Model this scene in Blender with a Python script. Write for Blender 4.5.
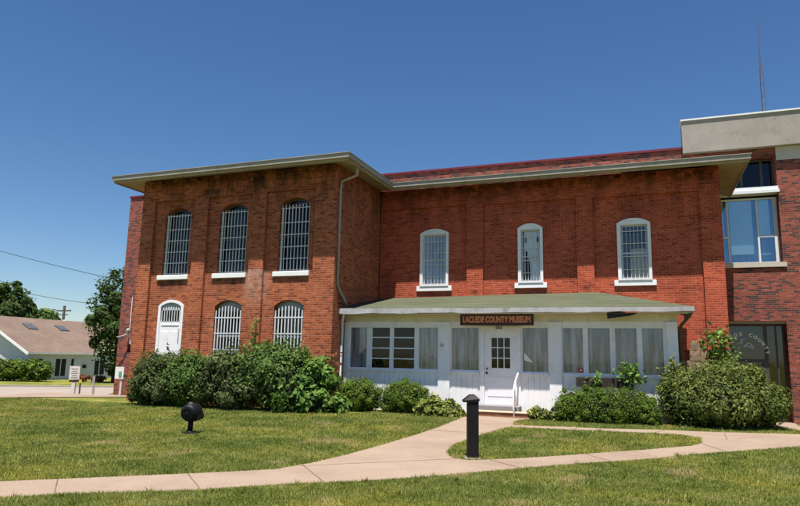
import bpy, bmesh, math, random
import numpy as np
from mathutils import Vector, Matrix
from mathutils.geometry import tessellate_polygon
random.seed(7); rng = np.random.default_rng(11)
for o in list(bpy.data.objects): bpy.data.objects.remove(o)
S = bpy.context.scene; COL = S.collection

# ------------------------------------------------------------------ camera, sky, sun, exposure
cam = bpy.data.objects.new('camera', bpy.data.cameras.new('camera')); COL.objects.link(cam)
R_ = Vector((0.93511281, 0.35377431, 0.02019316)); U_ = Vector((0.03903559, -0.15948525, 0.98642824)); F_ = Vector((-0.35219349, 0.92163344, 0.16294649))
cam.matrix_world = Matrix(((R_[0], U_[0], -F_[0], 0), (R_[1], U_[1], -F_[1], 0), (R_[2], U_[2], -F_[2], 1.6), (0, 0, 0, 1)))
cam.data.sensor_width = 36; cam.data.sensor_fit = 'HORIZONTAL'; cam.data.lens = 28.63
cam.data.clip_start = .05; cam.data.clip_end = 4000
S.camera = cam
SUN_EL, SUN_AZ = math.radians(74.9), math.radians(170)      # azimuth from +Y towards +X
sd = Vector((math.sin(SUN_AZ)*math.cos(SUN_EL), math.cos(SUN_AZ)*math.cos(SUN_EL), math.sin(SUN_EL)))
w = bpy.data.worlds.new('World'); S.world = w; w.use_nodes = True
nt = w.node_tree; nt.nodes.clear()
sky = nt.nodes.new('ShaderNodeTexSky'); sky.sky_type = 'NISHITA'; sky.sun_disc = False
sky.sun_elevation = SUN_EL; sky.sun_rotation = SUN_AZ; sky.altitude = 300
sky.air_density = 1.0; sky.dust_density = .3; sky.ozone_density = 3.5
bg = nt.nodes.new('ShaderNodeBackground'); bg.inputs[1].default_value = .058
wo = nt.nodes.new('ShaderNodeOutputWorld')
hsv = nt.nodes.new('ShaderNodeHueSaturation'); hsv.inputs['Hue'].default_value = .503; hsv.inputs['Saturation'].default_value = 1.2; nt.links.new(sky.outputs[0], hsv.inputs['Color']); nt.links.new(hsv.outputs[0], bg.inputs[0]); nt.links.new(bg.outputs[0], wo.inputs[0])
sl = bpy.data.lights.new('sun', 'SUN'); sl.energy = 5.0; sl.angle = math.radians(.5); sl.color = (1, .95, .87)
so = bpy.data.objects.new('sun', sl); COL.objects.link(so); so.rotation_euler = sd.to_track_quat('Z', 'Y').to_euler(); so.location = (0, 0, 60)
S.view_settings.view_transform = 'Standard'; S.view_settings.look = 'None'; S.view_settings.gamma = 1
S.view_settings.use_curve_mapping = False; S.view_settings.exposure = 1.0

# ------------------------------------------------------------------ materials
def srgb(r, g, b):
    f = lambda c: (c/255/12.92 if c <= 10 else ((c/255+.055)/1.055)**2.4)
    return (f(r), f(g), f(b), 1)
class NT:
    def __init__(s, name):
        s.m = bpy.data.materials.new(name); s.m.use_nodes = True; s.t = s.m.node_tree
        s.b = s.t.nodes['Principled BSDF']; s.out = s.t.nodes['Material Output']
    def n(s, typ, **k):
        x = s.t.nodes.new(typ)
        for a, v in k.items(): setattr(x, a, v)
        return x
    def l(s, a, b): s.t.links.new(a, b)
    def noise(s, vec, scale, detail=3, rough=.55):
        x = s.n('ShaderNodeTexNoise'); x.inputs['Scale'].default_value = scale; x.inputs['Detail'].default_value = detail; x.inputs['Roughness'].default_value = rough
        if vec is not None: s.l(vec, x.inputs['Vector'])
        return x.outputs['Fac']
    def ramp(s, fac, stops, interp='LINEAR'):
        x = s.n('ShaderNodeValToRGB'); x.color_ramp.interpolation = interp
        e = x.color_ramp.elements
        while len(e) < len(stops): e.new(.5)
        for i, (p, c) in enumerate(stops):
            e[i].position = p; e[i].color = c if len(c) == 4 else (*c, 1)
        s.l(fac, x.inputs[0]); return x.outputs[0]
    def mix(s, fac, a, b, mode='MIX'):
        x = s.n('ShaderNodeMixRGB', blend_type=mode)
        for i, v in ((0, fac), (1, a), (2, b)):
            if isinstance(v, (int, float)): x.inputs[i].default_value = v
            elif isinstance(v, tuple): x.inputs[i].default_value = v if len(v) == 4 else (*v, 1)
            else: s.l(v, x.inputs[i])
        return x.outputs[0]
    def bump(s, h, strength=.3, dist=.01):
        x = s.n('ShaderNodeBump'); x.inputs['Strength'].default_value = strength; x.inputs['Distance'].default_value = dist
        s.l(h, x.inputs['Height']); s.l(x.outputs[0], s.b.inputs['Normal'])
    def col(s, c): s.l(c, s.b.inputs['Base Color'])
    def rough(s, v): s.b.inputs['Roughness'].default_value = v
    def spec(s, v): s.b.inputs['Specular IOR Level'].default_value = v
def plain(name, c, rough=.6, var=.12, scale=9, spec=.4, metal=0, bump=0, grime=None):
    m = NT(name); g = m.n('ShaderNodeNewGeometry').outputs['Position']
    f = m.noise(g, scale, 4); f2 = m.noise(g, scale*.17, 3)
    a = tuple(x*(1-var) for x in c[:3]); b = tuple(min(1, x*(1+var)) for x in c[:3])
    k = m.ramp(m.mix(.5, f, f2), [(.35, a), (.65, b)])
    if grime:
        k = m.mix(m.ramp(m.noise(g, 3.1, 6, .7), [(.52, (0, 0, 0)), (.68, (.65, .65, .65))]), k, grime)
    m.col(k); m.rough(rough); m.spec(spec); m.b.inputs['Metallic'].default_value = metal
    if bump: m.bump(f, bump, .01)
    return m.m
def brick(name, c1, c2, c3, mortar, bw=.20, rh=.067, soot=0., white=0., dark_prob=0., dark=(.03, .025, .025), stains=()):
    m = NT(name)
    uv = m.n('ShaderNodeUVMap', uv_map='UVMap').outputs[0]
    g = m.n('ShaderNodeNewGeometry').outputs['Position']
    b = m.n('ShaderNodeTexBrick'); b.offset = .5; b.squash = 1
    for k, v in (('Scale', 1), ('Mortar Size', .0075), ('Mortar Smooth', .3), ('Bias', 0), ('Brick Width', bw), ('Row Height', rh)): b.inputs[k].default_value = v
    b.inputs['Color1'].default_value = (0, 0, 0, 1); b.inputs['Color2'].default_value = (1, 1, 1, 1); b.inputs['Mortar'].default_value = (.5, .5, .5, 1)
    m.l(uv, b.inputs['Vector'])
    if dark_prob > 0:
        col = m.ramp(b.outputs['Color'], [(0, dark), (dark_prob, c2), (dark_prob+.25, c1), (.9, c3)], 'CONSTANT')
    else:
        col = m.ramp(b.outputs['Color'], [(0, tuple(x*.8 for x in c2)), (.12, c2), (.4, c1), (.75, c1), (1, c3)])
    n1 = m.noise(g, .9, 5, .65); n2 = m.noise(g, 14, 3)
    col = m.mix(.8, col, m.ramp(n1, [(.3, (.62, .57, .55)), (.5, (1, 1, 1)), (.72, (1.2, 1.14, 1.06))]), 'MULTIPLY')
    col = m.mix(.6, col, m.ramp(n2, [(.3, (.45, .45, .45)), (.7, (1.35, 1.3, 1.25))]), 'MULTIPLY')
    mort = m.mix(n1, tuple(x*.7 for x in mortar), mortar)
    col = m.mix(b.outputs['Fac'], col, mort)
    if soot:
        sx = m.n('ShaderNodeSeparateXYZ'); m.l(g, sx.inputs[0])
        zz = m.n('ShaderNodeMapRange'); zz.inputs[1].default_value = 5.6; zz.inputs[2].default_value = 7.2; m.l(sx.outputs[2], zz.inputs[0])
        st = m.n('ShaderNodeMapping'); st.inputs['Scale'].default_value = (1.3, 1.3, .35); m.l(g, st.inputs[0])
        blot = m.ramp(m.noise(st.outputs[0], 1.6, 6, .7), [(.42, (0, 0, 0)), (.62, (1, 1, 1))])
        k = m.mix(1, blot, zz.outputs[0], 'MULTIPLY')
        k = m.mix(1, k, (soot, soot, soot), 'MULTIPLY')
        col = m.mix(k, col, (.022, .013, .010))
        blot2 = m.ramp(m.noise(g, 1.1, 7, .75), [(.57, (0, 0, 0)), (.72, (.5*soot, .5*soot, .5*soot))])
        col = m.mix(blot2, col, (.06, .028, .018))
    if white:
        wp = m.ramp(m.noise(g, 2.3, 8, .8), [(.60, (0, 0, 0)), (.72, (white, white, white))])
        col = m.mix(wp, col, (.5, .40, .34))
    if stains:
        sp = m.n('ShaderNodeSeparateXYZ'); m.l(g, sp.inputs[0]); nz = m.noise(g, 5.5, 6, .75)
        def mp(sock, a, b_):
            r = m.n('ShaderNodeMapRange', interpolation_type='SMOOTHSTEP'); r.inputs[1].default_value = a; r.inputs[2].default_value = b_; m.l(sock, r.inputs[0]); return r.outputs[0]
        def mul(a, b_):
            q = m.n('ShaderNodeMath', operation='MULTIPLY'); m.l(a, q.inputs[0])
            if isinstance(b_, float): q.inputs[1].default_value = b_
            else: m.l(b_, q.inputs[1])
            return q.outputs[0]
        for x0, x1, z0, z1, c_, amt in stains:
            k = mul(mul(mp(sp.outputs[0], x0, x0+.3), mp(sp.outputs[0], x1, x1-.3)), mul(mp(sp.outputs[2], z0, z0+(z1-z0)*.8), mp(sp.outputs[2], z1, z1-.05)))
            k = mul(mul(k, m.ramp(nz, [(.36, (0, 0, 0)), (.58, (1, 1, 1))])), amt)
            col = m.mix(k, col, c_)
    m.col(col); m.rough(.9); m.spec(.15)
    inv = m.n('ShaderNodeMath', operation='SUBTRACT'); inv.inputs[0].default_value = 1; m.l(b.outputs['Fac'], inv.inputs[1])
    ad = m.n('ShaderNodeMath', operation='ADD'); m.l(inv.outputs[0], ad.inputs[0]); m.l(n2, ad.inputs[1])
    m.bump(ad.outputs[0], .6, .008)
    return m.m
def glass(name, tint=(.985, .995, 1), refl=.10, dens=.97, gl=(1, 1, 1)):
    m = NT(name); t = m.n('ShaderNodeBsdfTransparent'); t.inputs[0].default_value = (*[x*dens for x in tint], 1)
    g = m.n('ShaderNodeBsdfGlossy'); g.inputs['Roughness'].default_value = .03; g.inputs[0].default_value = (*gl, 1)
    lw = m.n('ShaderNodeLayerWeight'); lw.inputs[0].default_value = .25
    mr = m.n('ShaderNodeMapRange'); mr.inputs[3].default_value = refl; mr.inputs[4].default_value = .8; m.l(lw.outputs['Fresnel'], mr.inputs[0])
    x = m.n('ShaderNodeMixShader'); m.l(mr.outputs[0], x.inputs[0]); m.l(t.outputs[0], x.inputs[1]); m.l(g.outputs[0], x.inputs[2])
    nz = m.n('ShaderNodeNewGeometry').outputs['Position']
    bp = m.n('ShaderNodeBump'); bp.inputs['Strength'].default_value = .06; bp.inputs['Distance'].default_value = .05
    m.l(m.noise(nz, 1.7, 2), bp.inputs['Height']); m.l(bp.outputs[0], g.inputs['Normal'])
    m.l(x.outputs[0], m.out.inputs[0]); return m.m
def leafmat(name, stops, trans=.25, rough=.7, spec=.10):
    m = NT(name); a = m.n('ShaderNodeAttribute', attribute_name='tint').outputs['Fac']
    c = m.ramp(a, stops); m.col(c); m.rough(rough); m.spec(spec)
    t = m.n('ShaderNodeBsdfTranslucent'); m.l(m.mix(1, c, (1.2, 1.25, .7), 'MULTIPLY'), t.inputs[0])
    x = m.n('ShaderNodeMixShader'); x.inputs[0].default_value = trans
    m.l(m.b.outputs[0], x.inputs[1]); m.l(t.outputs[0], x.inputs[2]); m.l(x.outputs[0], m.out.inputs[0]); return m.m
def curtainmat(name, a, b, scale=9, rough=.9):
    m = NT(name); g = m.n('ShaderNodeNewGeometry').outputs['Position']
    mp = m.n('ShaderNodeMapping'); mp.inputs['Scale'].default_value = (1, .2, .08); m.l(g, mp.inputs[0])
    f = m.noise(mp.outputs[0], scale, 3, .6); m.col(m.ramp(f, [(.32, a), (.68, b)])); m.rough(rough); m.spec(.1); return m.m
def grass_colour(m, pos, tint=None):
    n1 = m.noise(pos, .75, 5, .65); n2 = m.noise(pos, 1.3, 5, .65); n3 = m.noise(pos, 9, 3, .6)
    base = m.ramp(n2, [(.3, (.150, .190, .034)), (.5, (.250, .280, .068)), (.7, (.37, .365, .115))])
    dry = m.mix(n3, (.34, .27, .13), (.58, .45, .27))
    mk = m.n('ShaderNodeMath', operation='MULTIPLY'); m.l(n1, mk.inputs[0]); m.l(n2, mk.inputs[1])
    k = m.ramp(mk.outputs[0], [(.31, (0, 0, 0)), (.385, (.8, .8, .8))])
    base = m.mix(.9, base, m.ramp(m.noise(pos, .55, 3, .5), [(.35, (.68, .78, .7)), (.5, (1, 1, 1)), (.65, (1.28, 1.15, 1.0))]), 'MULTIPLY')
    c = m.mix(k, base, dry)
    c = m.mix(.55, c, m.ramp(n3, [(.3, (.6, .62, .55)), (.7, (1.3, 1.25, 1.2))]), 'MULTIPLY')
    if tint is not None: c = m.mix(.7, c, m.ramp(tint, [(0, (.55, .62, .5)), (.5, (1, 1, 1)), (1, (1.6, 1.35, 1.1))]), 'MULTIPLY')
    return c
def ground_mat():
    m = NT('lawn_soil'); g = m.n('ShaderNodeNewGeometry').outputs['Position']
    c = m.mix(1, grass_colour(m, g), (.8, .78, .75), 'MULTIPLY'); m.col(m.mix(1, c, (.7, .7, .68), 'MULTIPLY')); m.rough(1); m.spec(.05)
    m.bump(m.noise(g, 30, 3), .6, .03); return m.m
def blade_mat():
    m = NT('grass_blades'); g = m.n('ShaderNodeNewGeometry').outputs['Position']
    a = m.n('ShaderNodeAttribute', attribute_name='tint').outputs['Fac']
    mp = m.n('ShaderNodeMapping'); mp.inputs['Scale'].default_value = (1, 1, .0); m.l(g, mp.inputs[0])
    c = grass_colour(m, mp.outputs[0], a); m.col(c); m.rough(.6); m.spec(.2)
    t = m.n('ShaderNodeBsdfTranslucent'); m.l(c, t.inputs[0]); x = m.n('ShaderNodeMixShader'); x.inputs[0].default_value = .3
    m.l(m.b.outputs[0], x.inputs[1]); m.l(t.outputs[0], x.inputs[2]); m.l(x.outputs[0], m.out.inputs[0]); return m.m

M = dict(
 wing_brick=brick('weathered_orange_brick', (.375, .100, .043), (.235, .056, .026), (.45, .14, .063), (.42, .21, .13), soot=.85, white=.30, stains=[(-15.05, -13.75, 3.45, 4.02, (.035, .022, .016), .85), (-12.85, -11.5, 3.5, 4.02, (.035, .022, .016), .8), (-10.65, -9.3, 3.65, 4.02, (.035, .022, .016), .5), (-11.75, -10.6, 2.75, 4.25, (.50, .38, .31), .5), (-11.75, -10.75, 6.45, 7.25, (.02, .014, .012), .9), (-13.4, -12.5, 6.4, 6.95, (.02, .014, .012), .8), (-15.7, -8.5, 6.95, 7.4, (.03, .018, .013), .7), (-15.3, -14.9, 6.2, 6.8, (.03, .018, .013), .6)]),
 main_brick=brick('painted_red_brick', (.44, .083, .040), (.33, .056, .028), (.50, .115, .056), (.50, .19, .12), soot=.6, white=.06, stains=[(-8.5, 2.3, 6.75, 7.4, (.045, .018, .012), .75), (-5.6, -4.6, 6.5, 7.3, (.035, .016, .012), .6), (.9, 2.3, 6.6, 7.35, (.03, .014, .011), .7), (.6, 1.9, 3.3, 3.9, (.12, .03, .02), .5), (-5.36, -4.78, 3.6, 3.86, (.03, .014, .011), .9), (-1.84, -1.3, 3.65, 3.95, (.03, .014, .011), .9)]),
 new_brick=brick('variegated_new_brick', (.29, .076, .050), (.22, .057, .042), (.34, .10, .066), (.23, .145, .125), bw=.20, rh=.0667, dark_prob=.27, dark=(.085, .045, .042)),
 white=plain('white_paint', (.82, .80, .82), .55, .04, 6, .3, grime=(.66, .63, .62)),
 white_clean=plain('clean_white_paint', (.80, .80, .79), .5, .04),
 cream=plain('cream_paint', (.66, .60, .45), .65, .08, 5, grime=(.50, .41, .27)),
 soffit=plain('tan_soffit', (.32, .25, .15), .75, .14, 4, .2, grime=(.19, .14, .08)),
 gutter=plain('weathered_gutter', (.31, .285, .25), .55, .14, 3, grime=(.20, .175, .14)),
 porch_gutter=plain('peeling_fascia', (.40, .39, .40), .75, .18, 4, .2, grime=(.17, .14, .12)),
 roof=plain('grey_roofing', (.20, .20, .19), .9, .15, 3),
 bars=plain('grey_iron_bars', (.60, .61, .64), .6, .15, 12),
 white_bars=plain('white_iron_bars', (.60, .61, .62), .55, .10, 12, grime=(.42, .40, .37)),
 lunette=plain('grey_lunette_board', (.30, .33, .34), .8, .12, 6),
 dark=plain('dark_interior', (.02, .02, .022), .9, .1),
 interior=plain('interior_plaster', (.16, .155, .15), .95, .1),
 glass=glass('window_glass', refl=.03), glass_dark=glass('dark_window_glass', refl=.018, dens=.5, gl=(.8, .8, .85)),
 sky_glass=glass('sky_sheen_glass', (.85, .95, 1), refl=.14, dens=1.0, gl=(.6, .8, 1)),  # blue of the reflected sky is put into the gloss colour
 door_glass=glass('smoked_door_glass', (.8, .85, .9), refl=.05, dens=.4),
 curtain=curtainmat('grey_net_curtain', (.11, .115, .125), (.54, .56, .60)),
 curtain_blue=curtainmat('blue_grey_curtain', (.24, .30, .42), (.62, .70, .85), 8),
 curtain_pale=curtainmat('pale_curtain', (.88, .92, .94), (.95, .97, .98), 5),
 beige=plain('beige_cardboard', (.46, .38, .29), .8, .15),
 blind=plain('pale_roller_blind', (.90, .89, .80), .8, .03, 2),
 black=plain('black_painted_metal', (.007, .007, .009), .55, .25, 30, .2),
 black_wood=plain('black_painted_wood', (.008, .007, .008), .6, .4, 18, .2, bump=.2),
 sign_red=plain('dark_red_board', (.15, .030, .013), .6, .12), sign_black=plain('black_sign_border', (.02, .014, .012), .6),
 sign_text=plain('orange_letters', (.62, .23, .10), .6, .1),
 dark_text=plain('dark_numerals', (.06, .06, .07), .5),
 concrete=plain('parapet_concrete', (.31, .28, .25), .85, .12, 1.6, .2, grime=(.23, .205, .18)),
 concrete_light=plain('light_concrete', (.50, .46, .40), .85, .08, 3, .2),
 metal_white=plain('white_metal', (.70, .71, .72), .4, .05), red_metal=plain('red_coping_metal', (.14, .014, .026), .5, .1),
 stone=plain('limestone_footing', (.28, .19, .13), .9, .35, 7, .2, bump=.6, grime=(.20, .09, .05)),
 slab=plain('grey_step_slab', (.20, .20, .21), .9, .12, 6), step=plain('brown_brick_step', (.26, .115, .06), .9, .3, 12, .2, bump=.3),
 tan=plain('tan_step_edge', (.50, .36, .24), .9, .12),
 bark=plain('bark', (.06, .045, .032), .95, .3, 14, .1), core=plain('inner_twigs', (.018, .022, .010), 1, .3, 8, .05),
 brown=plain('dark_brown_box', (.035, .022, .018), .8, .3, 14), terracotta=plain('terracotta', (.36, .12, .07), .8, .1), pink=plain('pink_plaster', (.55, .28, .22), .7, .1),
 siding=plain('white_siding', (.62, .63, .66), .7, .05), shingle=plain('brown_shingles', (.150, .108, .086), .95, .18, 2.5, .1, bump=.3),
 skylight=plain('skylight_glass', (.07, .075, .085), .4, .1), post=plain('grey_post', (.28, .28, .26), .7, .15),
 post_white=plain('pale_post', (.55, .52, .48), .7, .1), yellow=plain('yellow_marker', (.55, .42, .06), .6),
 red=plain('red_sticker', (.40, .02, .03), .5), paper=plain('white_paper', (.75, .75, .72), .8, .03), mark=plain('grey_print', (.44, .43, .42), .7), green_mark=plain('green_print', (.12, .35, .25), .7),
 wire=plain('black_wire', (.02, .02, .02), .6), wood_pole=plain('pole_wood', (.13, .10, .08), .9, .2), steel=plain('galvanised_steel', (.10, .09, .095), .6, .1),
 tan_trim=plain('tan_lintel', (.34, .24, .15), .7), dark_frame=plain('bronze_frame', (.06, .05, .045), .45),
)
def concrete_path():
    m = NT('pinkish_concrete'); g = m.n('ShaderNodeNewGeometry').outputs['Position']
    n1 = m.noise(g, .7, 5, .6); n2 = m.noise(g, 40, 3)
    c = m.ramp(n1, [(.3, (.215, .158, .118)), (.7, (.290, .218, .166))])
    c = m.mix(.35, c, m.ramp(n2, [(.3, (.7, .7, .7)), (.7, (1.2, 1.2, 1.2))]), 'MULTIPLY')
    c = m.mix(m.ramp(m.noise(g, 2.2, 7, .75), [(.56, (0, 0, 0)), (.75, (.45, .45, .45))]), c, (.17, .125, .095))
    m.col(c); m.rough(.92); m.spec(.15); m.bump(n2, .25, .004); return m.m
def roof_felt():
    m = NT('mossy_green_roofing'); g = m.n('ShaderNodeNewGeometry').outputs['Position']
    mp = m.n('ShaderNodeMapping'); mp.inputs['Scale'].default_value = (.35, 4.5, 4.5); m.l(g, mp.inputs[0])
    st = m.noise(mp.outputs[0], 1.6, 5, .65); n2 = m.noise(g, 26, 3)
    c = m.ramp(st, [(.3, (.052, .060, .036)), (.55, (.086, .094, .060)), (.75, (.125, .126, .088))])
    c = m.mix(.5, c, m.ramp(n2, [(.3, (.6, .6, .6)), (.7, (1.35, 1.3, 1.25))]), 'MULTIPLY')
    sx = m.n('ShaderNodeSeparateXYZ'); m.l(g, sx.inputs[0]); fr = m.n('ShaderNodeMath', operation='MULTIPLY'); fr.inputs[1].default_value = 2.6; m.l(sx.outputs[1], fr.inputs[0])
    f2 = m.n('ShaderNodeMath', operation='FRACT'); m.l(fr.outputs[0], f2.inputs[0])
    c = m.mix(m.ramp(f2.outputs[0], [(.0, (.55, .55, .55)), (.07, (0, 0, 0))]), c, (.045, .048, .028))
    m.col(c); m.rough(.95); m.spec(.1); m.bump(n2, .5, .01); return m.m
M['green_roof'] = roof_felt()
M['path'] = concrete_path(); M['joint'] = plain('dark_joint', (.12, .09, .06), 1, .35, 7)
M['road'] = plain('pale_road_concrete', (.25, .21, .18), .95, .12, .8, .1); M['kerb'] = plain('kerb_concrete', (.34, .29, .25), .9, .1)
M['lawn'] = ground_mat(); M['blade'] = blade_mat()
M['leaf_dark'] = leafmat('dark_shrub_leaves', [(0, (0.038, 0.055, 0.020)), (.5, (0.075, 0.104, 0.035)), (.8, (0.123, 0.138, 0.052)), (1, (0.217, 0.217, 0.102))])
M['leaf_mid'] = leafmat('mid_green_leaves', [(0, (0.041, 0.078, 0.019)), (.5, (0.084, 0.146, 0.035)), (1, (0.176, 0.236, 0.065))])
M['leaf_olive'] = leafmat('olive_leaves', [(0, (.042, .058, .012)), (.5, (.110, .140, .033)), (1, (.27, .28, .09))])
M['leaf_bright'] = leafmat('bright_green_leaves', [(0, (0.050, 0.100, 0.020)), (.5, (0.106, 0.188, 0.037)), (1, (0.200, 0.288, 0.069))])
M['leaf_round'] = leafmat('clipped_yew_leaves', [(0, (.040, .075, .010)), (.5, (.092, .150, .020)), (1, (.20, .26, .045))])
M['leaf_yellow'] = leafmat('variegated_leaves', [(0, (.06, .10, .02)), (.45, (.16, .19, .04)), (1, (.46, .42, .12))])
M['leaf_red'] = leafmat('reddish_new_leaves', [(0, (.10, .05, .025)), (1, (.26, .10, .05))])
M['leaf_tree'] = leafmat('tree_leaves', [(0, (0.024, 0.043, 0.012)), (.5, (0.048, 0.082, 0.022)), (1, (0.102, 0.144, 0.041))])

# ------------------------------------------------------------------ helpers
WPOS = {}                                                   # world position of each root / part origin
def link(name, me, parent=None, origin=None):
    o = bpy.data.objects.new(name, me); COL.objects.link(o)
    org = Vector(origin) if origin is not None else Vector((0, 0, 0))
    if parent is not None:
        o.parent = parent; o.location = org - WPOS[parent.name]
    else: o.location = org
    WPOS[o.name] = org; return o
def thing(name, label, cat, loc, group=None):
    o = link(name, None, None, loc); o['label'] = label; o['category'] = cat
    if group: o['group'] = group
    return o
def tag(o, label, cat, group=None):
    o['label'] = label; o['category'] = cat
    if group: o['group'] = group
    return o
def struct(o, kind='structure'): o['kind'] = kind; return o
class MB:
    def __init__(s): s.v = []; s.f = []; s.mi = []; s.cm = 0
    def mat(s, i): s.cm = i; return s
    def add(s, vs, fs):
        n = len(s.v); s.v += [tuple(map(float, v)) for v in vs]; s.f += [tuple(i+n for i in f) for f in fs]; s.mi += [s.cm]*len(fs); return s
    def box(s, x0, x1, y0, y1, z0, z1):
        return s.add([(x0, y0, z0), (x1, y0, z0), (x1, y1, z0), (x0, y1, z0), (x0, y0, z1), (x1, y0, z1), (x1, y1, z1), (x0, y1, z1)],
                     [(0, 3, 2, 1), (4, 5, 6, 7), (0, 1, 5, 4), (1, 2, 6, 5), (2, 3, 7, 6), (3, 0, 4, 7)])
    def tube(s, pts, r, n=8, cap=True):
        pts = [Vector(p) for p in pts]; rs = r if isinstance(r, (list, tuple)) else [r]*len(pts)
        vs = []; fs = []
        for i, p in enumerate(pts):
            d = ((pts[min(i+1, len(pts)-1)]-p).normalized() + (p-pts[max(i-1, 0)]).normalized())
            if d.length < 1e-6: d = Vector((0, 0, 1))
            d.normalize(); a = d.orthogonal() if abs(d.z) > .9 else Vector((0, 0, 1)).cross(d); a.normalize(); b = d.cross(a)
            for k in range(n):
                t = 2*math.pi*k/n; vs.append(p + a*math.cos(t)*rs[i] + b*math.sin(t)*rs[i])
        for i in range(len(pts)-1):
            for k in range(n): fs.append((i*n+k, i*n+(k+1) % n, (i+1)*n+(k+1) % n, (i+1)*n+k))
        if cap: fs.append(tuple(reversed(range(n)))); fs.append(tuple((len(pts)-1)*n+k for k in range(n)))
        return s.add(vs, fs)
    def slab(s, outline, holes, y0, y1, axis='y'):
        """wall slab: 2D outline (u, z) with holes, from depth y0 (front) to y1"""
        loops = [outline]+list(holes)
        flat = [p for L in loops for p in L]; n = len(flat)
        tr = tessellate_polygon([[Vector((p[0], p[1], 0)) for p in L] for L in loops])
        P = (lambda p, d: (p[0], d, p[1])) if axis == 'y' else (lambda p, d: (d, p[0], p[1])) if axis == 'x' else (lambda p, d: (p[0], p[1], d))
        vs = [P(p, y0) for p in flat]+[P(p, y1) for p in flat]; fs = []
        for t in tr: fs.append(tuple(t)); fs.append(tuple(i+n for i in reversed(t)))
        k = 0
        for L in loops:
            m = len(L)
            for i in range(m): a, b = k+i, k+(i+1) % m; fs.append((a, b, b+n, a+n))
            k += m
        return s.add(vs, fs)
    def lathe(s, prof, cx, cy, n=20):
        vs = []; fs = []
        for r, z in prof:
            for k in range(n): t = 2*math.pi*k/n; vs.append((cx+r*math.cos(t), cy+r*math.sin(t), z))
        for i in range(len(prof)-1):
            for k in range(n): fs.append((i*n+k, i*n+(k+1) % n, (i+1)*n+(k+1) % n, (i+1)*n+k))
        fs.append(tuple(reversed(range(n)))); fs.append(tuple((len(prof)-1)*n+k for k in range(n)))
        return s.add(vs, fs)
    def build(s, name, mats, parent=None, smooth=False, bevel=0, top=False):
        V = np.array(s.v); lo, hi = V.min(0), V.max(0)
        org = Vector(((lo[0]+hi[0])/2, (lo[1]+hi[1])/2, lo[2]))
        me = bpy.data.meshes.new(name)
        me.from_pydata([Vector(v)-org for v in s.v], [], s.f)
        bm = bmesh.new(); bm.from_mesh(me); bmesh.ops.recalc_face_normals(bm, faces=bm.faces)
        if bevel: bmesh.ops.bevel(bm, geom=[e for e in bm.edges if len(e.link_faces) == 2 and e.calc_face_angle(0) > .6], offset=bevel, segments=1, affect='EDGES', clamp_overlap=True)
        uv = bm.loops.layers.uv.new('UVMap')
        for f in bm.faces:
            n = f.normal; ax, ay, az = abs(n.x), abs(n.y), abs(n.z)
            for l in f.loops:
                c = l.vert.co+org
                l[uv].uv = (c.x, c.y) if az > .75 else ((c.y, c.z) if ax > ay else (c.x, c.z))
            f.smooth = smooth
        bm.to_mesh(me); bm.free()
        for mm in (mats if isinstance(mats, (list, tuple)) else [mats]): me.materials.append(mm)
        if len(me.polygons) == len(s.mi) and not bevel: me.polygons.foreach_set('material_index', s.mi)
        return link(name, me, parent, org)
def rect(x0, x1, z0, z1): return [(x0, z0), (x1, z0), (x1, z1), (x0, z1)]
def arch(x0, x1, z0, zs, zt, n=10):
    """segmental-arch outline: springing at zs, crown at zt"""
    w2 = (x1-x0)/2; h = zt-zs; R = (w2*w2+h*h)/(2*h); cz = zt-R; a = math.asin(w2/R); cx = (x0+x1)/2
    return [(x0, z0), (x1, z0)]+[(cx+R*math.sin(a-2*a*i/n), cz+R*math.cos(a-2*a*i/n)) for i in range(n+1)]
def ss(a, b, x):
    t = min(1, max(0, (x-a)/(b-a))); return t*t*(3-2*t)
def terrain(x, y):
    z = .14*ss(11, 15.5, y)-.33*ss(17.6, 23.6, y); t = -.75*x+.66*y
    return z+float(np.interp(t, [14, 22, 33, 44, 53, 80], [0, -.09, -.17, -.5, -.76, -.8]))
def text_mesh(body, size, name, mat, parent, loc, bold=.0, depth=.008, wfit=None):
    c = bpy.data.curves.new(name, 'FONT'); c.body = body; c.size = size; c.align_x = 'CENTER'; c.align_y = 'CENTER'; c.extrude = depth; c.offset = bold
    t = bpy.data.objects.new(name, c); COL.objects.link(t)
    dg = bpy.context.evaluated_depsgraph_get(); dg.update(); me = bpy.data.meshes.new_from_object(t.evaluated_get(dg))
    bpy.data.objects.remove(t); bpy.data.curves.remove(c)
    V = np.array([v.co[:] for v in me.vertices]); sx = 1
    if wfit: sx = wfit/(V[:, 0].max()-V[:, 0].min())
    for v in me.vertices: x, y, z = v.co; v.co = (x*sx, -z, y)
    me.materials.clear(); me.materials.append(mat); me.name = name
    return link(name, me, parent, loc)

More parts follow.
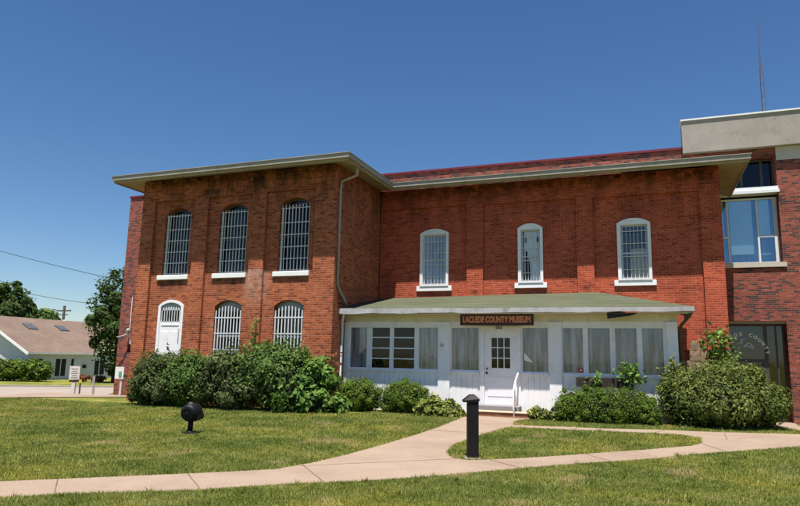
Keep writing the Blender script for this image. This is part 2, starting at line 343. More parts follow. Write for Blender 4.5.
# ------------------------------------------------------------------ ground, paths, road
def grid_axis(lo, hi, step, far): return sorted(set([-far, -far/2, -far/4, -120, -90, -75]+list(np.arange(lo, hi+.01, step))+[hi+10, hi+30, 120, far/4, far/2, far]))
xs = [-1600, -800, -400, -200, -120, -95, -80]+list(np.arange(-70, 16.1, .6))+[20, 30, 50, 100, 250, 600, 1600]
ys = [-1200, -500, -150, -50, -20]+list(np.arange(-6, 60.1, .6))+[66, 80, 110, 180, 400, 900, 2400]
nx, ny = len(xs), len(ys)
me = bpy.data.meshes.new('ground'); me.from_pydata([(x, y, terrain(x, y)) for y in ys for x in xs], [], [(j*nx+i, j*nx+i+1, (j+1)*nx+i+1, (j+1)*nx+i) for j in range(ny-1) for i in range(nx-1)])
me.materials.append(M['lawn'])
for p in me.polygons: p.use_smooth = True
struct(link('ground', me))
def sheet(name, outline, holes, mats, lift, joints=(), thin=()):
    loops = [outline]+list(holes)
    flat = [p for L in loops for p in L]; bm = bmesh.new()
    vs = [bm.verts.new((p[0], p[1], 0)) for p in flat]
    for t in tessellate_polygon([[Vector((p[0], p[1], 0)) for p in L] for L in loops]):
        try: bm.faces.new([vs[i] for i in t])
        except ValueError: pass
    for ax, k in ((0, 0), (1, 1)):
        lo, hi = min(p[k] for p in flat), max(p[k] for p in flat)
        for c in np.arange(math.floor(lo), hi, .75):
            co = Vector((0, 0, 0)); co[ax] = c; no = Vector((0, 0, 0)); no[ax] = 1
            bmesh.ops.bisect_plane(bm, geom=bm.verts[:]+bm.edges[:]+bm.faces[:], plane_co=co, plane_no=no)
    bmesh.ops.recalc_face_normals(bm, faces=bm.faces)
    for f in bm.faces:
        if f.normal.z < 0: f.normal_flip()
    for v in bm.verts: v.co.z = terrain(v.co.x, v.co.y)+lift
    for a, b in list(joints)+list(thin):
        wd_ = .0075 if (a, b) not in thin else .0035
        a, b = Vector((*a, 0)), Vector((*b, 0)); d = (b-a); n = Vector((-d.y, d.x, 0)).normalized()*wd_; k = max(2, int(d.length/.3)); q = []
        for i in range(k+1):
            c = a+d*i/k+Vector((random.uniform(-.006, .006), random.uniform(-.006, .006), 0)); z = terrain(c.x, c.y)+lift+.004
            q.append((bm.verts.new((c.x-n.x, c.y-n.y, z)), bm.verts.new((c.x+n.x, c.y+n.y, z))))
        for i in range(k):
            f = bm.faces.new((q[i][0], q[i+1][0], q[i+1][1], q[i][1])); f.normal_update()
            if f.normal.z < 0: f.normal_flip()
            f.material_index = 1
    me = bpy.data.meshes.new(name); bm.to_mesh(me); bm.free()
    for m in mats: me.materials.append(m)
    return struct(link(name, me))
WALK = [(-9.3, 4.0), (-7.84, 5.45), (-7.43, 5.89), (-6.94, 6.33), (-6.42, 6.79), (-5.68, 7.45), (-5.29, 7.82), (-4.95, 8.18), (-4.77, 8.86), (-4.67, 9.68), (-4.61, 10.77), (-4.53, 12.06), (-4.41, 12.92), (-4.31, 14.0), (-4.3, 15.18), (-4.36, 15.86), (-4.3, 16.9), (-2.6, 16.9), (-2.94, 15.61), (-2.85, 14.93), (-0.98, 15.21), (0.37, 15.62), (1.58, 15.84), (3.08, 16.31), (4.24, 16.59), (9, 18.0), (9, 18.9), (3.95, 15.49), (2.64, 14.07), (1.28, 13.02), (0.85, 12.62), (0.03, 11.79), (-0.43, 11.37), (-0.73, 11.1), (-1.48, 10.24), (-2.22, 9.27), (-2.89, 8.5), (-3.61, 7.81), (-4.56, 6.97), (-4.96, 6.54), (-5.38, 6.18), (-6.2, 5.61), (-6.59, 5.25), (-6.99, 4.88), (-8.4, 3.4)]
WALK = [p for p in WALK if p not in ((9, 18.0), (9, 18.9))]
i4 = WALK.index((4.24, 16.59)); WALK[i4+1:i4+1] = [(9.0, 18.2), (9.0, 16.8), (5.4, 16.2)]
ISLAND = [(-2.92, 14.33), (-3.17, 13.29), (-3.38, 11.93), (-3.27, 11.09), (-3.1, 10.6), (-2.91, 10.35), (-2.67, 10.3), (-2.32, 10.58), (-1.62, 11.27), (-0.79, 12.09), (0.04, 12.8), (0.77, 13.48), (0.96, 13.84), (0.99, 14.22), (0.94, 14.53), (0.67, 14.78), (0.05, 14.76), (-0.94, 14.67), (-1.98, 14.56), (-2.85, 14.5)]
PAD = [(2.5, 23.9), (4.4, 23.9), (4.28, 23.0), (3.7, 18.99), (3.55, 17.72), (3.25, 17.18), (3.0, 17.79), (2.75, 18.95)]
ROAD = [(-30, 5), (-24.5, 10), (-20.77, 16.09), (-22.9, 23.0), (-26.68, 27.45), (-33.96, 34.91), (-42.06, 32.5), (-60, 5)]
PAVE = [(-29.5, 4.6), (-23.9, 9.8), (-19.9, 15.43), (-17.0, 18.1), (-17.6, 23.2), (-22.84, 23.05), (-20.78, 16.1), (-24.49, 10.03), (-30, 5)]
JOINTS = [((-6.95, 6.3), (-6.21, 5.6)), ((-5.77, 7.32), (-4.98, 6.56)), ((-4.77, 8.65), (-3.86, 7.6)), ((.05, 14.73), (.37, 15.55)), ((1.55, 15.71), (1.47, 14.43)), ((.89, 13.92), (1.32, 13.06)), ((-2.92, 10.31), (-4.77, 8.56)), ((-1.02, 11.85), (-.55, 11.28)), ((-4.34, 13.37), (-3.1, 13.46)), ((-2.4, 10.5), (-1.75, 9.9)), ((-1.5, 14.6), (-1.45, 15.1))]
def crack(a, b, n=9, amp=.03):
    P = [(a[0]+(b[0]-a[0])*k/n+random.uniform(-amp, amp)*(0 < k < n), a[1]+(b[1]-a[1])*k/n+random.uniform(-amp, amp)*(0 < k < n)) for k in range(n+1)]
    return list(zip(P[:-1], P[1:]))
CRACKS = crack((1.6, 14.7), (2.5, 15.4))+crack((-.25, 12.5), (.15, 12.05))+crack((-3.9, 15.0), (-3.1, 14.7))
sheet('path', WALK, [ISLAND], [M['path'], M['joint']], .012, JOINTS, CRACKS)
sheet('entrance_path', PAD, [], [M['path']], .016)
sheet('road', ROAD, [], [M['road']], .02)
sheet('pavement', PAVE, [], [M['path']], .03)
kb = MB()
for a, b in [((-34.1, 34.95), (-42.2, 32.6)), ((-42.2, 32.6), (-60.2, 5))]:
    d = Vector((b[0]-a[0], b[1]-a[1], 0)); n = Vector((-d.y, d.x, 0)).normalized()*.16
    k = 8
    for i in range(k):
        p, q = Vector((*a, 0))+d*i/k, Vector((*a, 0))+d*(i+1)/k; z0, z1 = terrain(p.x, p.y), terrain(q.x, q.y)
        kb.add([(p.x, p.y, z0-.1), (q.x, q.y, z1-.1), (q.x-n.x, q.y-n.y, z1-.1), (p.x-n.x, p.y-n.y, z0-.1), (p.x, p.y, z0+.14), (q.x, q.y, z1+.14), (q.x-n.x, q.y-n.y, z1+.14), (p.x-n.x, p.y-n.y, z0+.14)], [(0, 3, 2, 1), (4, 5, 6, 7), (0, 1, 5, 4), (1, 2, 6, 5), (2, 3, 7, 6), (3, 0, 4, 7)])
struct(kb.build('kerb', M['kerb']))

# ------------------------------------------------------------------ the old brick building
YF, YM, YP = 16.67, 20.14, 17.6
XL, XR, XMR = -15.80, -8.47, 2.27; BACK = 23.62; ZT = 7.40
old = thing('old_brick_building', 'two storey orange-red brick building with barred arched windows and a white enclosed porch', 'building', (-6, 20, 0))
UP = [(-14.87, -13.83, 4.14, 6.17, 6.40), (-12.68, -11.62, 4.14, 6.18, 6.42), (-10.44, -9.38, 4.14, 6.22, 6.46)]
LOW = [(-14.86, -13.85, .55, 3.14, 3.33), (-12.65, -11.64, 1.3, 3.10, 3.29), (-10.48, -9.46, 1.3, 3.09, 3.27)]
b = MB()
b.slab(rect(XL, XR, -.4, ZT), [arch(*q) for q in UP+LOW], YF+.10, YF+.48)                              # panel plane
b.slab(rect(XL, XR, -.41, 7.26), [rect(-15.28, -13.62, -.3, 6.65), rect(-13.10, -11.42, -.3, 6.66), rect(-10.90, -9.16, -.3, 6.68)], YF, YF+.098)
for i in range(30):                                                                                  # corbelled brick course under the eaves
    x = XL+.04+i*(XR-XL-.08)/30
    if random.random() < .86: b.box(x, x+(XR-XL-.08)/30-.004, YF-.035-random.random()*.012, YF+.1, 7.262, 7.262+random.uniform(.09, .13))
b.box(XR-.4, XR, YF+.482, BACK, -.4, ZT); b.box(XL, XL+.4, YF+.482, BACK, -.4, ZT)
b.box(XL+.4, XMR-.4, BACK-.3, BACK, -.4, ZT)
b.box(XR-.002+.004, XR+.035, YF-.002, YF+.55, -.4, 7.262)
b.build('wall', M['wing_brick'], old)
WM = [(-6.98, -5.98, 4.0, 5.80, 5.95), (-3.66, -2.87, 4.04, 5.81, 5.96), (-.63, .33, 4.05, 5.80, 5.95)]
b = MB()
b.slab(rect(XR+.04, XMR, -.4, ZT), [arch(*q) for q in WM], YM+.10, YM+.48)
b.slab(rect(XR+.04, XMR, 2.0, 7.24), [rect(XR+.05, -5.34, 2.1, 6.70), rect(-4.80, -1.82, 2.1, 6.68), rect(-1.32, 1.71, 2.1, 6.66)], YM, YM+.098)
for i in range(52):
    x = XR+.1+i*(XMR-XR-.2)/52
    if random.random() < .86: b.box(x, x+(XMR-XR-.2)/52-.004, YM-.035-random.random()*.012, YM+.1, 7.242, 7.242+random.uniform(.09, .13))
b.box(XMR-.4, XMR, YM+.482, BACK, -.4, ZT)
b.build('wall', M['main_brick'], old)
b = MB()                                                                                             # rough limestone footing at the right corner
for x0, x1, z0, z1 in ((1.24, 1.44, 2.0, 2.25), (1.443, 1.65, 1.99, 2.19), (1.22, 1.50, 1.70, 1.99), (1.503, 1.68, 1.68, 1.985), (1.0, 1.37, 1.2, 1.69), (1.373, 1.70, 1.2, 1.675), (1.0, 1.70, -.2, 1.195)):
    d = random.uniform(.012, .03); b.add([(x0, YM-d, z0), (x1, YM-d*.7, z0), (x1-.012, YM-d, z1-.02), (x0+.02, YM-d*.8, z1), (x0, YM+.004, z0), (x1, YM+.004, z0), (x1, YM+.004, z1), (x0, YM+.004, z1)], [(0, 1, 2, 3), (7, 6, 5, 4), (0, 4, 5, 1), (1, 5, 6, 2), (2, 6, 7, 3), (3, 7, 4, 0)])
b.build('footing', M['stone'], old)
# eaves: sloping soffit, fascia gutter, roof
O = .68
def eave_ring(b, z_in, z_out, inner, outer):
    n = len(inner)
    for i in range(n-1):
        a, c, d, e = inner[i], inner[i+1], outer[i+1], outer[i]
        b.add([(*a, z_in), (*c, z_in), (*d, z_out), (*e, z_out)], [(0, 1, 2, 3)])
inner = [(XL, BACK), (XL, YF), (XR, YF), (XR, YM), (XMR, YM), (XMR, BACK)]
outer = [(XL-O, BACK), (XL-O, YF-O), (XR+O, YF-O), (XR+O, YM-O), (XMR+O, YM-O), (XMR+O, BACK)]
inn2 = [(XL+.2, BACK), (XL+.2, YF+.2), (XR-.2, YF+.2), (XR-.2, YM+.2), (XMR-.2, YM+.2), (XMR-.2, BACK)]
out2 = [(XL-O+.02, BACK), (XL-O+.02, YF-O+.02), (XR+O-.02, YF-O+.02), (XR+O-.02, YM-O+.02), (XMR+O-.02, YM-O+.02), (XMR+O-.02, BACK)]
b = MB(); eave_ring(b, 7.45, 7.245, inn2, out2); eave_ring(b, 7.49, 7.285, inn2, out2); b.build('soffit', M['soffit'], old)
def band(b, pts, z0, z1, t):
    """vertical strip of thickness t (outwards) along an outline"""
    P = [Vector((*p, 0)) for p in pts]; offs = []
    for i, p in enumerate(P):
        ns = []
        for a, c in ((i-1, i), (i, i+1)):
            if a >= 0 and c < len(P): d = (P[c]-P[a]).normalized(); ns.append(Vector((d.y, -d.x, 0)))
        n = ns[0] if len(ns) == 1 else (ns[0]+ns[1])/(1+ns[0].dot(ns[1]))
        offs.append(p+n*t)
    for i in range(len(P)-1):
        a, c, d, e = P[i], P[i+1], offs[i+1], offs[i]
        b.add([(a.x, a.y, z0), (c.x, c.y, z0), (d.x, d.y, z0), (e.x, e.y, z0), (a.x, a.y, z1), (c.x, c.y, z1), (d.x, d.y, z1), (e.x, e.y, z1)],
              [(0, 3, 2, 1), (4, 5, 6, 7), (0, 1, 5, 4), (2, 3, 7, 6)]+([(3, 0, 4, 7)] if i == 0 else [])+([(1, 2, 6, 5)] if i == len(P)-2 else []))
b = MB(); band(b, out2, 7.215, 7.30, .02); b.build('fascia', M['soffit'], old)
b = MB(); band(b, outer, 7.30, 7.44, .06); band(b, outer, 7.432, 7.452, .085); b.build('gutter', M['gutter'], old)
b = MB(); zr = 7.46
cx = (XL+XR)/2
b.add([(XL-O, YF-O, zr), (XR+O, YF-O, zr), (XR+O, YM-O, zr), (XMR+O, YM-O, zr), (XMR+O, BACK, zr), (XL-O, BACK, zr), (cx, 20.6, 8.5), (cx, BACK, 8.5), (XMR-3, BACK, 8.45), (XR-.5, BACK, 8.45)],
      [(0, 1, 6), (0, 6, 7, 5), (1, 2, 9, 7, 6), (2, 3, 8, 9), (3, 4, 8)])
b.build('roof', M['roof'], old)
# wing windows
def bars(b, q, y, nv, zs, r, flat=False, inset=.05, top=True):
    x0, x1, z0, zsp, zt = q; w2 = (x1-x0)/2; h = zt-zsp; Rr = (w2*w2+h*h)/(2*h); cxx = (x0+x1)/2
    for i in range(nv):
        x = x0+inset+(x1-x0-2*inset)*i/(nv-1); zz = zt-Rr+math.sqrt(max(0, Rr*Rr-(x-cxx)**2))-.05 if flat else zsp+.03
        if flat: b.box(x-r, x+r, y-.008, y+.008, z0, zz)
        else: b.tube([(x, y, z0), (x+random.uniform(-.004, .004), y, (z0+zz)/2), (x, y, zz)], r, 6)
    for z in zs: b.box(x0+.01, x1-.01, y-.014, y-.004 if not flat else y-.0085, z-(.018 if flat else .011), z+(.018 if flat else .011))
for i, q in enumerate(UP):
    x0, x1, z0, zs_, zt = q
    f = MB(); o_ = arch(x0, x1, z0, zs_, zt); i_ = arch(x0+.055, x1-.055, z0+.055, zs_-.02, zt-.06); f.slab(o_, [i_], YF+.30, YF+.36)
    f.box(x0+.055, x1-.055, YF+.31, YF+.35, z0+1.1, z0+1.15)
    win = f.build('window', M['dark_frame'], old)
    g = MB(); g.slab(i_, [], YF+.325, YF+.333); g.build('pane', M['glass_dark'], win)
    g = MB(); bars(g, q, YF+.17, 9, [z0+.05, 4.55, 4.92, 5.30, 5.68, 6.14], .0135); g.tube([(x0+.06, YF+.2, z0), (x0+.06, YF+.2, 6.16)], .03, 6); g.build('grille', M['bars'], win)
    s = MB(); s.box(x0-.14, x1+.06, YF+.045, YF+.30, z0-.15, z0-.002); s.build('sill', M['white_clean'], win, bevel=.01)
for i, q in enumerate(LOW):
    x0, x1, z0, zs_, zt = q
    if i == 0:
        f = MB(); o_ = arch(x0, x1, z0, zs_, zt); i_ = arch(x0+.10, x1-.10, z0+.05, zs_-.03, zt-.09); f.slab(o_, [i_], YF+.08, YF+.2)
        d = f.build('door', M['white'], old); d['label'] = 'white arched jail door with a barred upper light'
        p = MB(); p.box(x0+.102, x1-.102, YF+.11, YF+.15, z0+.05, 2.62); p.box(x0+.15, x1-.15, YF+.095, YF+.11, 2.50, 2.515)
        for cx0, cx1 in ((x0+.16, x0+.46), (x0+.55, x0+.85)): p.box(cx0, cx1, YF+.1, YF+.11, z0+.3, 2.3)
        p.build('panel', M['white'], d)
        p = MB(); p.slab(arch(x0+.102, x1-.102, 2.98, zs_-.032, zt-.092), [], YF+.12, YF+.14); p.build('lunette', M['lunette'], d)
        p = MB()
        for k in range(8): x = x0+.15+k*(x1-x0-.30)/7; p.box(x-.014, x+.014, YF+.10, YF+.125, 2.625, 2.97)
        for k in range(7): x = x0+.20+k*(x1-x0-.40)/6; p.box(x-.02, x+.02, YF+.105, YF+.118, 2.99, 3.10)
        p.build('grille', M['white_bars'], d)
        p = MB(); p.box(x1-.15, x1-.11, YF+.06, YF+.11, 2.1, 2.4); p.build('hasp', M['bars'], d)
        continue
    f = MB(); o_ = arch(x0, x1, z0, zs_, zt); i_ = arch(x0+.06, x1-.06, z0+.06, zs_-.03, zt-.07); f.slab(o_, [i_], YF+.30, YF+.36)
    f.box(x0+.06, x1-.06, YF+.31, YF+.35, 2.15, 2.2)
    win = f.build('window', M['lunette'], old)
    g = MB(); g.slab(arch(x0+.06, x1-.06, z0+.06, 2.9, 2.95), [], YF+.325, YF+.333); g.build('pane', M['glass_dark'], win)
    g = MB(); g.slab(arch(x0+.06, x1-.06, 2.955, zs_-.03, zt-.07), [], YF+.26, YF+.29); g.build('lunette', M['lunette'], win)
    g = MB(); bars(g, (x0, x1, z0, zs_-.12, zt-.13), YF+.13, 9, [1.75, 2.25, 2.74], .019, True); g.build('grille', M['white_bars'], win)
    s = MB(); s.box(x0-.1, x1+.1, YF+.045, YF+.30, z0-.15, z0-.002); s.build('sill', M['white_clean'], win, bevel=.01)
# main facade windows
for i, q in enumerate(WM):
    x0, x1, z0, zs_, zt = q
    f = MB(); o_ = arch(x0, x1, z0, zs_, zt); i_ = rect(x0+.10, x1-.085, z0+.05, zs_-.05); f.slab(o_, [i_], YM+.03, YM+.14)
    win = f.build('window', M['white'], old)
    s = MB(); X0, X1 = x0+.10, x1-.085
    s.slab(rect(X0-.01, X1+.01, z0+.04, zs_-.04), [rect(X0+.035, X1-.035, z0+.10, 4.86), rect(X0+.035, X1-.035, 4.91, zs_-.09)], YM+.145, YM+.18); s.build('sash', M['bars'], win)
    g = MB(); g.box(X0, X1, YM+.16, YM+.165, z0+.07, zs_-.08); g.build('pane', M['glass'], win)
    g = MB()
    for k in range(7): x = X0+(X1-X0)*(k+.5)/7; g.tube([(x, YM+.085, z0+.05), (x, YM+.085, zs_-.06)], .0085, 6)
    for z in (z0+.32, z0+.72, z0+1.12, z0+1.5): g.box(X0-.02, X1+.02, YM+.07, YM+.084, z-.011, z+.011)
    g.build('grille', M['white_bars'], win)
    s = MB(); s.box(x0-.12, x1+.11, YM+.05, YM+.14, z0-.17, z0-.002); s.build('sill', M['white'], win, bevel=.01)
    def wavy(name, xa, xb, za, zb, y, mat, amp=.014, n=26):
        c = MB(); P = [(xa+(xb-xa)*k/n, y+amp*math.sin(k*2.2+i)+random.uniform(-.004, .004)) for k in range(n+1)]
        c.add([(x, yy, za) for x, yy in P]+[(x, yy, zb) for x, yy in P], [(k, k+1, n+2+k, n+1+k) for k in range(n)]); return c.build(name, mat, win)
    if i == 0: wavy('curtain', X0, X1, z0+.05, zs_-.05, YM+.20, M['curtain_blue'])
    if i == 1:
        wavy('curtain', X0+.06, X1, z0+.05, zs_-.05, YM+.215, M['curtain_pale'])
        h = MB(); h.tube([(X0+.17, YM+.188, z0+.1), (X0+.18, YM+.188, z0+.5), (X0+.16, YM+.188, z0+.75), (X0+.15, YM+.188, z0+.95)], [.10, .085, .075, .02], 8)
        h.tube([(X0+.15, YM+.188, z0+.92), (X0+.15, YM+.188, z0+.98), (X0+.15, YM+.188, z0+1.04)], [.03, .045, .02], 8)
        tag(h.build('figurine', M['dark']), 'slender dark figurine standing inside the middle upper window against a pale curtain', 'figurine')
        for dx in (.12, .52): 
            k = MB(); k.tube([(X0+dx, YM+.188, 5.36), (X0+dx+.01, YM+.188, 5.44), (X0+dx-.01, YM+.188, 5.55)], [.03, .04, .015], 6); k.build('curtain_tie', M['dark'], win)
    if i == 2:
        cb = MB(); cb.box(X0+.26, X1-.02, YM+.2, YM+.5, z0+.1, z0+.55); cb.box(X0+.28, X1-.04, YM+.205, YM+.49, z0+.553, z0+.98)
        tag(cb.build('cardboard_box', M['beige'], bevel=.01), 'stacked beige boxes behind the glass of the rightmost upper window', 'boxes')
b = MB(); b.tube([(-7.83, YF+.10, 7.30), (-7.86, YF+.14, 7.0), (-8.37, YF+.17, 6.86), (-8.40, YF+.17, 6.6), (-8.40, YF+.17, 3.72), (-8.38, YF+.3, 3.55), (-8.34, YF+.6, 3.28), (-8.32, YF+.66, 3.13)], .042, 10)
b.build('downspout', M['gutter'], old, smooth=True)
# ---- porch
PX0, PX1 = XR+.012, .82
wins = [(-8.30, -7.71), (-7.59, -6.97), (-6.90, -6.20), (-6.11, -5.49), (-5.13, -4.29), (-3.12, -2.38), (-2.04, -1.47), (-1.39, -.79), (-.71, -.13), (-.05, .50)]
WZ0, WZ1 = 1.28, 2.51
b = MB(); b.slab(rect(PX0, PX1, -.1, 2.66), [rect(x0, x1, WZ0, WZ1) for x0, x1 in wins]+[rect(-4.17, -3.24, .38, 2.45)], YP, YP+.09)
for x0, x1 in ((-8.452, -8.31), (-5.48, -5.14), (-2.37, -2.05), (.56, .818)): b.box(x0, x1, YP-.055, YP-.002, .0, 2.55)
for x0, x1, in ((-8.452, -8.29), (-5.50, -5.12), (-2.39, -2.03), (.54, .818)): b.box(x0, x1, YP-.075, YP-.002, 2.552, 2.64)
for k in range(60):                                                                                  # board joints below the windows
    x = PX0+.1+k*.155
    if -4.4 < x < -3.1 or any(a-.02 < x < c+.02 for a, c in ((-8.452, -8.31), (-5.48, -5.14), (-2.37, -2.05), (.56, .82))): continue
    b.box(x, x+.148, YP-.012, YP-.002, .05, 1.22)
b.box(PX1-.09, PX1, YP+.092, YM-.032, -.1, 2.60)
b.build('porch_wall', M['white'], old)
b = MB(); b.box(PX0, PX1, YP-.02, YP+.06, 2.662, 2.84); b.build('porch_frieze', M['cream'], old)
b = MB()                                                                                             # boarded soffit, one board gone at the right
b.box(PX0, -.84, 17.13, YP-.022, 2.842, 2.862); b.box(-.17, 1.15, 17.13, YP-.022, 2.842, 2.862); b.box(-.84, -.17, 17.30, YP-.022, 2.842, 2.862)
b.build('porch_soffit', M['cream'], old)
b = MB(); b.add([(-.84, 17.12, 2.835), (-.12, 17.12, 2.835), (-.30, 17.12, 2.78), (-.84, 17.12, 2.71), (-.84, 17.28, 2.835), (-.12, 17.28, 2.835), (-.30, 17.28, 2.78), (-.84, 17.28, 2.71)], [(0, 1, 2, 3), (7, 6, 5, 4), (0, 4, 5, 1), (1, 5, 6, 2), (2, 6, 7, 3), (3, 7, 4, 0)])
b.build('soffit_gap_shade', M['dark'], old)  # dark piece added to stand for the shade in the soffit gap
b = MB()                                                                                             # porch roof: sloping deck with a hip on the right
n = 30
fr = [(PX0-.005, 17.06, 3.025), (1.21, 17.06, 2.985), (1.21, YM-.002, 2.985), (-1.26, YM-.002, 3.70), (PX0-.005, YM-.002, 3.60)]
b.add(fr+[(x, y, z-.03) for x, y, z in fr], [(0, 1, 3, 4), (1, 2, 3), (5, 9, 8, 6), (6, 8, 7), (0, 5, 6, 1), (1, 6, 7, 2)])
b.build('porch_roof', M['green_roof'], old)
b = MB(); xsg = list(np.linspace(-8.45, 1.20, 34)); pv = []; fs = []
for k, x in enumerate(xsg):
    lo = 2.865+random.uniform(-.018, .012)+(.0 if x < -.9 else .012); hi = 3.018-.0035*(x+8.45)
    pv += [(x, 17.045, lo), (x, 17.045, hi), (x, 17.12, hi-.005), (x, 17.12, lo)]
for k in range(len(xsg)-1):
    a = 4*k
    for j in range(4): fs.append((a+j, a+(j+1) % 4, a+4+(j+1) % 4, a+4+j))
fs += [(0, 1, 2, 3), tuple(4*(len(xsg)-1)+j for j in (3, 2, 1, 0))]
b.add(pv, fs); b.box(1.125, 1.20, 17.125, YM-.04, 2.86, 2.982); b.build('porch_gutter', M['porch_gutter'], old)
b = MB(); b.box(PX0, PX1-.1, YP+.1, YM-.01, .30, .38); b.build('porch_floor', M['interior'], old)
for i, (x0, x1) in enumerate(wins):
    f = MB(); t = .028
    f.slab(rect(x0+.001, x1-.001, WZ0+.001, WZ1-.001), [rect(x0+t, x1-t, WZ0+t, WZ1-t)], YP+.015, YP+.06)
    win = f.build('porch_window', M['white'], old)
    g = MB(); g.box(x0+t, x1-t, YP+.04, YP+.045, WZ0+t, WZ1-t); g.build('pane', M['glass_dark' if i in (1, 2) else 'glass'], win)
    if i in (1, 2):
        g = MB()
        for z in (1.58, 1.88, 2.19): g.box(x0+t, x1-t, YP+.02, YP+.036, z-.016, z+.016)
        g.build('glazing_bar', M['white'], win)
    else:
        c = MB(); nn = 60; ph = random.random()*6; fq = random.uniform(1.0, 1.5); am = random.uniform(.018, .03); P = [(x0-.01+(x1-x0+.02)*k/nn, YP+.10+am*math.sin(k*fq+ph+1.3*math.sin(k*.31+ph))*(.6+.4*math.sin(k*.23+ph*2))) for k in range(nn+1)]
        c.add([(x, y, WZ0-.1) for x, y in P]+[(x, y, WZ1+.05) for x, y in P], [(k, k+1, nn+2+k, nn+1+k) for k in range(nn)]); c.build('curtain', M['curtain'], win, smooth=True)
for x0, x1 in ((-8.30, -5.49), (-5.13, -4.29), (-3.12, -2.38), (-2.04, .55)):
    b = MB(); b.box(x0, x1, YP-.045, YP-.002, 1.215, 1.262); b.build('porch_sill', M['white'], old)
f = MB(); f.slab(rect(-4.27, -3.14, .36, 2.53), [rect(-4.14, -3.26, .30+.1, 2.415)], YP-.03, YP+.05)
f.box(-4.27, -4.235, YP-.045, YP-.032, 1.2, 1.9)
d = f.build('porch_door', M['white'], old)
d['label'] = 'white entrance door with nine small panes'
p = MB(); gx0, gx1, gz0, gz1 = -3.96, -3.42, 1.37, 2.22; hs = []
for r in range(3):
    for c in range(3):
        a = gx0+(gx1-gx0)*c/3+.012; z = gz0+(gz1-gz0)*r/3+.012; hs.append(rect(a, a+(gx1-gx0)/3-.024, z, z+(gz1-gz0)/3-.024))
p.slab(rect(-4.135, -3.265, .405, 2.41), hs, YP, YP+.04); p.box(-4.05, -3.35, YP-.008, YP-.002, .62, 1.15); p.build('leaf', M['white'], d)
g = MB(); g.box(gx0, gx1, YP+.018, YP+.023, gz0, gz1); g.build('pane', M['glass_dark'], d)
k = MB(); k.tube([(-4.075, YP-.0, 1.24), (-4.075, YP-.03, 1.24), (-4.075, YP-.045, 1.24), (-4.075, YP-.075, 1.24)], [.02, .015, .034, .022], 12); k.build('handle', M['black'], d)
k = MB(); k.tube([(-4.075, YP, 1.36), (-4.075, YP-.025, 1.36)], .024, 12); k.build('deadbolt', M['black'], d)
text_mesh('262', .13, 'house_number', M['dark_text'], old, (-3.73, YP-.04, 2.49))
k = MB(); k.tube([(-5.37, YP-.056, 1.98), (-5.37, YP-.075, 1.98)], .055, 16); k.tube([(-5.37, YP-.076, 1.98), (-5.37, YP-.09, 1.98)], .03, 12); k.build('doorbell_plate', M['mark'], old)
b = MB(); b.tube([(-8.30, 17.12, 2.90), (-8.31, 17.14, 2.78), (-8.42, 17.30, 2.62), (-8.425, 17.33, 2.4), (-8.425, 17.33, .35), (-8.42, 17.2, .18)], .04, 10); b.build('downspout', M['metal_white'], old, smooth=True)
b = MB(); b.tube([(1.12, 17.16, 2.88), (1.1, 17.2, 2.78), (.90, 17.55, 2.55), (.87, 17.66, 2.35), (.87, 17.68, .3)], .04, 10); b.build('downspout', M['dark_frame'], old, smooth=True)
# steps
st = thing('entrance_steps', 'low doorstep of grey slab and brown brick in front of the white porch door', 'steps', (-3.4, 17.2, .14))
b = MB(); b.box(-4.28, -3.12, 17.12, YP-.058, .10, .405); b.build('slab', M['slab'], st, bevel=.015)
b = MB(); b.box(-4.25, -2.45, 16.72, 17.115, .05, .255); b.build('brick_step', M['step'], st, bevel=.01)
b = MB(); b.box(-4.26, -2.44, 16.70, 17.112, .258, .278); b.build('tread', M['tan'], st, bevel=.006)
hr = MB(); hr.tube([(-3.16, 16.68, .08), (-3.17, 16.68, .40), (-3.19, 16.72, .80), (-3.2, 17.1, 1.06), (-3.2, 17.5, 1.27), (-3.2, 17.54, 1.25)], .021, 10); hr.tube([(-3.18, 17.05, .39), (-3.19, 17.06, 1.02)], .018, 8); hr.box(-3.215, -3.185, 16.98, 17.02, .40, .98)
tag(hr.build('handrail', M['white_clean'], smooth=True), 'white metal handrail beside the doorstep', 'handrail')
# museum sign
sg = thing('museum_sign', 'long dark red wooden sign with orange lettering above the porch door', 'sign', (-3.73, 17.25, 2.52))
b = MB(); b.slab(rect(-4.74, -2.72, 2.535, 2.835), [rect(-4.70, -2.76, 2.575, 2.795)], 17.20, 17.25); b.build('border', M['sign_black'], sg)
b = MB(); b.box(-4.71, -2.75, 17.215, 17.24, 2.565, 2.805); b.build('board', M['sign_red'], sg)
text_mesh('LACLEDE COUNTY MUSEUM', .225, 'lettering', M['sign_text'], sg, (-3.73, 17.208, 2.685), bold=.012, wfit=1.86)
for x in (-4.42, -3.05):
    k = MB(); k.tube([(x, 17.215, 2.83), (x, 17.215, 2.9)], .008, 6); k.box(x-.04, x+.04, 17.206, 17.228, 2.836, 2.85); k.build('hook', M['black'], sg)
